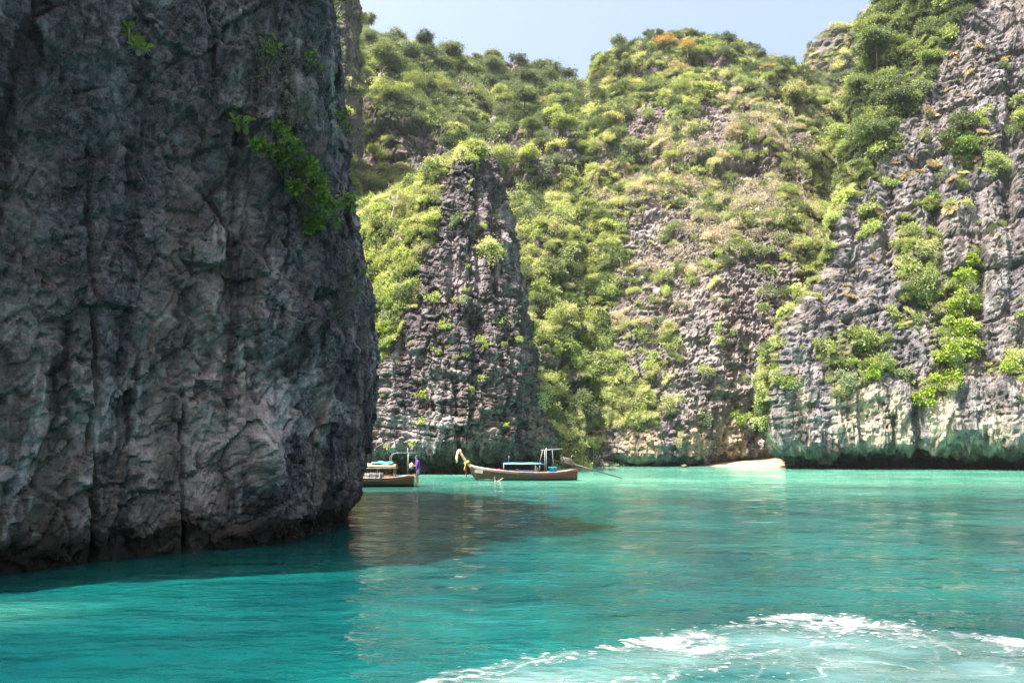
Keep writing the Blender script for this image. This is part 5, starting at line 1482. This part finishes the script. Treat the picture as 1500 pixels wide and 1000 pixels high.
for k, (y0_, y1_) in enumerate(((-0.42, -0.06),)):
    post(B, 'stern_ladder_rail', (4.20, y0_, -0.45), (4.06, y0_, 0.85), 0.024, M_CREAM); post(B, 'stern_ladder_rail', (4.20, y1_, -0.45), (4.06, y1_, 0.85), 0.024, M_CREAM)
for z in (0.06, 0.32, 0.58): post(B, 'ladder_rung', (4.15 - 0.05 * z, -0.43, z), (4.15 - 0.05 * z, -0.05, z), 0.03, M_CREAM)
tp = MB(); tp.grid([[(x, y, 1.37 + 0.10 * (1 - (y / 0.75) ** 2) + 0.05 * math.sin(x * 4.1 + y * 2) * math.sin(y * 5 + x) + 0.02 * math.sin(x * 11)) for y in np.linspace(-0.78, 0.7, 18)] for x in np.linspace(CX(546), CX(576), 20)])
to = tp.build('tarpaulin', M_TARP, None, True); to.matrix_world = MWB @ Matrix.Translation(Vector((0, 0, 0.08))); to.modifiers.new('thick', 'SOLIDIFY').thickness = 0.04
tag(to, 'turquoise tarpaulin folded on the cream cabin roof', 'tarpaulin')
for k, px in enumerate((541, 548, 555, 561)):
    vest(onB((CX(px), -1.0, 0.50 + 0.03 * (k % 2))), RZB + 0.4 * (k - 1), M_VESTW, 'white life vest hanging along the open side of the cabin', 'life vests hung on the cabin side', 0.0, 0.66)
soft_bag('cloth_bag', onB((CX(581), -0.7, 0.36)), (0.17, 0.15, 0.16), M_VESTW, 'white bundle on the stern deck of the moored boat', 'bag', 8)
soft_bag('cloth_bag', onB((CX(589), -0.55, 0.36)), (0.24, 0.18, 0.17), simple_mat('dark_blue_bag_cloth', (0.06, 0.06, 0.12), 0.8), 'dark blue bag on the stern deck of the moored boat', 'bag', 9)

# ------------------------------------------------------------------ people
M_SKIN = simple_mat('tanned_skin', (0.42, 0.23, 0.15), 0.5, 0.12, 6.0, 0.05)
M_HAIR = simple_mat('black_hair', (0.015, 0.012, 0.012), 0.45, 0.2, 20.0, 0.4)
M_PURP = simple_mat('purple_shirt_cloth', (0.13, 0.035, 0.30), 0.8, 0.2, 8.0, 0.3)
M_SHORT = simple_mat('dark_patterned_shorts', (0.045, 0.04, 0.09), 0.8, 0.2, 10.0, 0.3, col2=(0.30, 0.28, 0.40))

def skin_body(name, verts, edges, radii, mat, parent, root_i=0, sub=2):
    me = bpy.data.meshes.new(name); me.from_pydata(verts, edges, []); me.materials.append(mat)
    o = link(name, me, None, parent)
    md = o.modifiers.new('skin', 'SKIN'); md.use_smooth_shade = True
    if not me.skin_vertices:
        bpy.context.view_layer.objects.active = o
    sv = me.skin_vertices[0].data
    for i, r in enumerate(radii): sv[i].radius = (r, r) if not hasattr(r, '__len__') else r
    sv[root_i].use_root = True
    s_ = o.modifiers.new('smooth', 'SUBSURF'); s_.levels = sub; s_.render_levels = sub
    return o

class Sk:
    def __init__(s): s.v = []; s.e = []; s.r = []
    def p(s, co, r, prev=None):
        s.v.append(tuple(co)); s.r.append(r)
        if prev is not None: s.e.append((prev, len(s.v) - 1))
        return len(s.v) - 1
    def hand(s, wrist, i_w, d, palm_n, curl=0.4):
        """palm and five fingers beyond a wrist"""
        d = Vector(d).normalized(); n = Vector(palm_n).normalized(); w = d.cross(n).normalized()
        pm = s.p(Vector(wrist) + d * 0.055, (0.036, 0.018), i_w)
        for k, (off, ln) in enumerate(((-0.027, 0.066), (-0.009, 0.076), (0.009, 0.072), (0.027, 0.056))):
            a = Vector(wrist) + d * 0.09 + w * off
            i1 = s.p(a, 0.0095, pm); i2 = s.p(a + d * ln * 0.55 + n * ln * 0.25 * curl, 0.009, i1); s.p(a + d * ln * 0.8 + n * ln * 0.75 * curl, 0.0075, i2)
        t = Vector(wrist) + d * 0.03 - w * 0.034
        i1 = s.p(t, 0.011, i_w); i2 = s.p(t + d * 0.03 - w * 0.02 + n * 0.012, 0.010, i1); s.p(t + d * 0.055 - w * 0.024 + n * 0.03, 0.008, i2)

# person stepping down the stern ladder, facing the boat (-x)
feet = onB((4.22, -0.30, 0.085))
pr = empty('person', feet, RZB); pr.scale = (1.08, 1.08, 1.08)
tag(pr, 'person in purple shirt and dark shorts standing on the stern ladder holding a bundle', 'person')
k_ = Sk()
pel = k_.p((0.10, 0, 0.93), (0.135, 0.115)); wai = k_.p((0.085, 0, 1.08), (0.115, 0.10), pel); che = k_.p((0.05, 0, 1.30), (0.14, 0.115), wai); nb = k_.p((0.02, 0, 1.46), 0.062, che); nt2_ = k_.p((-0.005, 0, 1.54), 0.055, nb)
h0 = k_.p((-0.02, 0, 1.63), (0.078, 0.088), nt2_); k_.p((-0.015, 0, 1.72), (0.07, 0.078), h0); nose = k_.p((-0.115, 0, 1.63), 0.014, h0)
for sg in (-1, 1):
    k_.p((0.0, sg * 0.095, 1.63), 0.016, h0)
    sh_ = k_.p((0.05, sg * 0.175, 1.40), 0.058, che); el = k_.p((0.0, sg * 0.24, 1.16), 0.044, sh_); wr = k_.p((-0.20, sg * 0.16, 1.13), 0.031, el)
    k_.hand((-0.20, sg * 0.16, 1.13), wr, (-0.9, -sg * 0.4, 0.05), (0.1, -sg, 0.1), 0.8)
    hp = k_.p((0.10, sg * 0.095, 0.88), 0.088, pel); kn = k_.p((0.03 - 0.03 * sg, sg * 0.105, 0.50), 0.058, hp); ca = k_.p((0.07 - 0.02 * sg, sg * 0.10, 0.33), 0.055, kn); an = k_.p((0.06 - 0.02 * sg, sg * 0.10, 0.08), 0.036, ca)
    k_.p((0.10 - 0.02 * sg, sg * 0.10, 0.035), 0.034, an); k_.p((-0.09 - 0.02 * sg, sg * 0.11, 0.028), (0.042, 0.026), an)
skin_body('body', k_.v, k_.e, k_.r, M_SKIN, pr, pel)
def ring_loft(rings, n=14):
    return [[(cx + a * math.cos(q), cy + b * math.sin(q), z) for q in [2 * math.pi * j / n for j in range(n)]] for cx, cy, z, a, b in rings]
MB().grid(ring_loft([(0.10, 0, 0.90, 0.155, 0.185), (0.095, 0, 1.0, 0.15, 0.18), (0.085, 0, 1.1, 0.14, 0.165), (0.06, 0, 1.25, 0.15, 0.185), (0.045, 0, 1.38, 0.14, 0.215), (0.035, 0, 1.45, 0.10, 0.16), (0.02, 0, 1.49, 0.07, 0.075)]), True).build('shirt', M_PURP, pr, True)
for sg in (-1, 1):
    MB().tube([(0.05, sg * 0.16, 1.405), (0.035, sg * 0.205, 1.30), (0.012, sg * 0.232, 1.20)], [0.078, 0.07, 0.066], 10, cap=False).build('sleeve', M_PURP, pr, True)
    MB().tube([(0.10, sg * 0.085, 0.97), (0.095, sg * 0.098, 0.82), (0.06 - 0.01 * sg, sg * 0.105, 0.60)], [0.115, 0.112, 0.10], 12, cap=False).build('shorts_leg', M_SHORT, pr, True)
hm = MB(); hm.grid([[(-0.005 + 0.105 * math.sin(t) * math.cos(q) * (1.0 if math.cos(q) > 0 else 0.86), 0.098 * math.sin(t) * math.sin(q), 1.675 + 0.115 * math.cos(t)) for q in [2 * math.pi * j / 16 for j in range(16)]] for t in np.linspace(0.02, 1.75, 10)], True); hm.build('hair', M_HAIR, pr, True)
for sg in (-1, 1): MB().lathe([(0.004, -0.004), (0.011, 0), (0.004, 0.004)], 8, (-0.098, sg * 0.035, 1.655), (1, 0, 0)).build('eye', M_HAIR, pr, True)
MB().box((-0.10, 0, 1.585), (0.012, 0.045, 0.010)).build('mouth', simple_mat('lips', (0.30, 0.10, 0.09)), pr)
hb = soft_bag('cloth_bundle', tuple(Matrix.Translation(Vector(feet)) @ Matrix.Rotation(RZB, 4, 'Z') @ Vector((-0.33, 0, 1.04))), (0.15, 0.24, 0.19), simple_mat('patterned_towel_cloth', (0.62, 0.50, 0.38), 0.8, 0.2, 14.0, 0.4, col2=(0.20, 0.13, 0.10)), 'patterned cloth bundle held in the arms of the person on the ladder', 'bundle', 11)

# swimmer beside the brown boat
sw = on_water(725, 704)
s_ = empty('person', (sw[0], sw[1] - 0.1, 0.06), 0.2)
tag(s_, 'swimmer with dark hair, head and arm above the water beside the brown boat', 'person')
k_ = Sk()
che = k_.p((0.05, 0, -0.22), (0.15, 0.11)); wai = k_.p((0.18, 0, -0.5), (0.12, 0.10), che); pel = k_.p((0.35, 0, -0.75), (0.13, 0.115), wai)
nb = k_.p((0.03, 0, -0.05), 0.062, che); n2 = k_.p((0.01, 0, 0.03), 0.056, nb); h0 = k_.p((0, 0, 0.12), (0.078, 0.088), n2); k_.p((0.0, 0, 0.20), (0.07, 0.078), h0); k_.p((-0.03, -0.10, 0.12), 0.014, h0)
for sg in (-1, 1):
    k_.p((sg * 0.095, 0, 0.12), 0.016, h0)
    sh_ = k_.p((0.05 + sg * 0.17, 0, -0.11), 0.058, che)
    if sg > 0:
        el = k_.p((0.34, -0.12, -0.02), 0.05, sh_); wr = k_.p((0.50, -0.2, 0.09), 0.038, el); k_.hand((0.50, -0.2, 0.09), wr, (0.7, -0.2, 0.5), (0, -1, 0.1), 0.4)
    else:
        el = k_.p((-0.22, -0.18, -0.2), 0.044, sh_); wr = k_.p((-0.2, -0.38, -0.12), 0.032, el); k_.hand((-0.2, -0.38, -0.12), wr, (0, -1, 0.1), (0, 0, -1), 0.3)
    hp = k_.p((0.38, sg * 0.1, -0.82), 0.088, pel); kn = k_.p((0.55, sg * 0.12, -1.15), 0.058, hp); an = k_.p((0.8, sg * 0.12, -1.4), 0.036, kn); k_.p((0.9, sg * 0.12, -1.5), (0.04, 0.026), an)
skin_body('body', k_.v, k_.e, k_.r, M_SKIN, s_, che)
hm = MB(); hm.grid([[(0.105 * math.sin(t) * math.cos(q), 0.012 + 0.105 * math.sin(t) * math.sin(q) * (0.84 if math.sin(q) < 0 else 1), 0.165 + 0.115 * math.cos(t)) for q in [2 * math.pi * j / 16 for j in range(16)]] for t in np.linspace(0.02, 1.75, 10)], True); hm.build('hair', M_HAIR, s_, True)
# ------------------------------------------------------------------ thin sea haze over the bay
def haze_box():
    x0, x1, y0, y1, z0, z1 = -420.0, 420.0, -60.0, 460.0, -6.0, 225.0
    V = [(x, y, z) for x in (x0, x1) for y in (y0, y1) for z in (z0, z1)]
    F = [(0, 1, 3, 2), (4, 6, 7, 5), (0, 4, 5, 1), (2, 3, 7, 6), (0, 2, 6, 4), (1, 5, 7, 3)]
    me = bpy.data.meshes.new('haze'); me.from_pydata(V, [], F); me.update()
    m, nt = new_mat('sea_haze'); T = NT(nt)
    v = T.n('VolumePrincipled'); v.inputs['Color'].default_value = (0.86, 0.92, 1.0, 1); v.inputs['Density'].default_value = 0.00010
    v.inputs['Anisotropy'].default_value = 0.3
    o = T.n('OutputMaterial'); T.l(v.outputs[0], o.inputs['Volume'])
    h = link('haze', me, m); h.display_type = 'WIRE'
    tag(h, 'thin pale sea haze filling the bay', 'haze', kind='stuff')
haze_box()
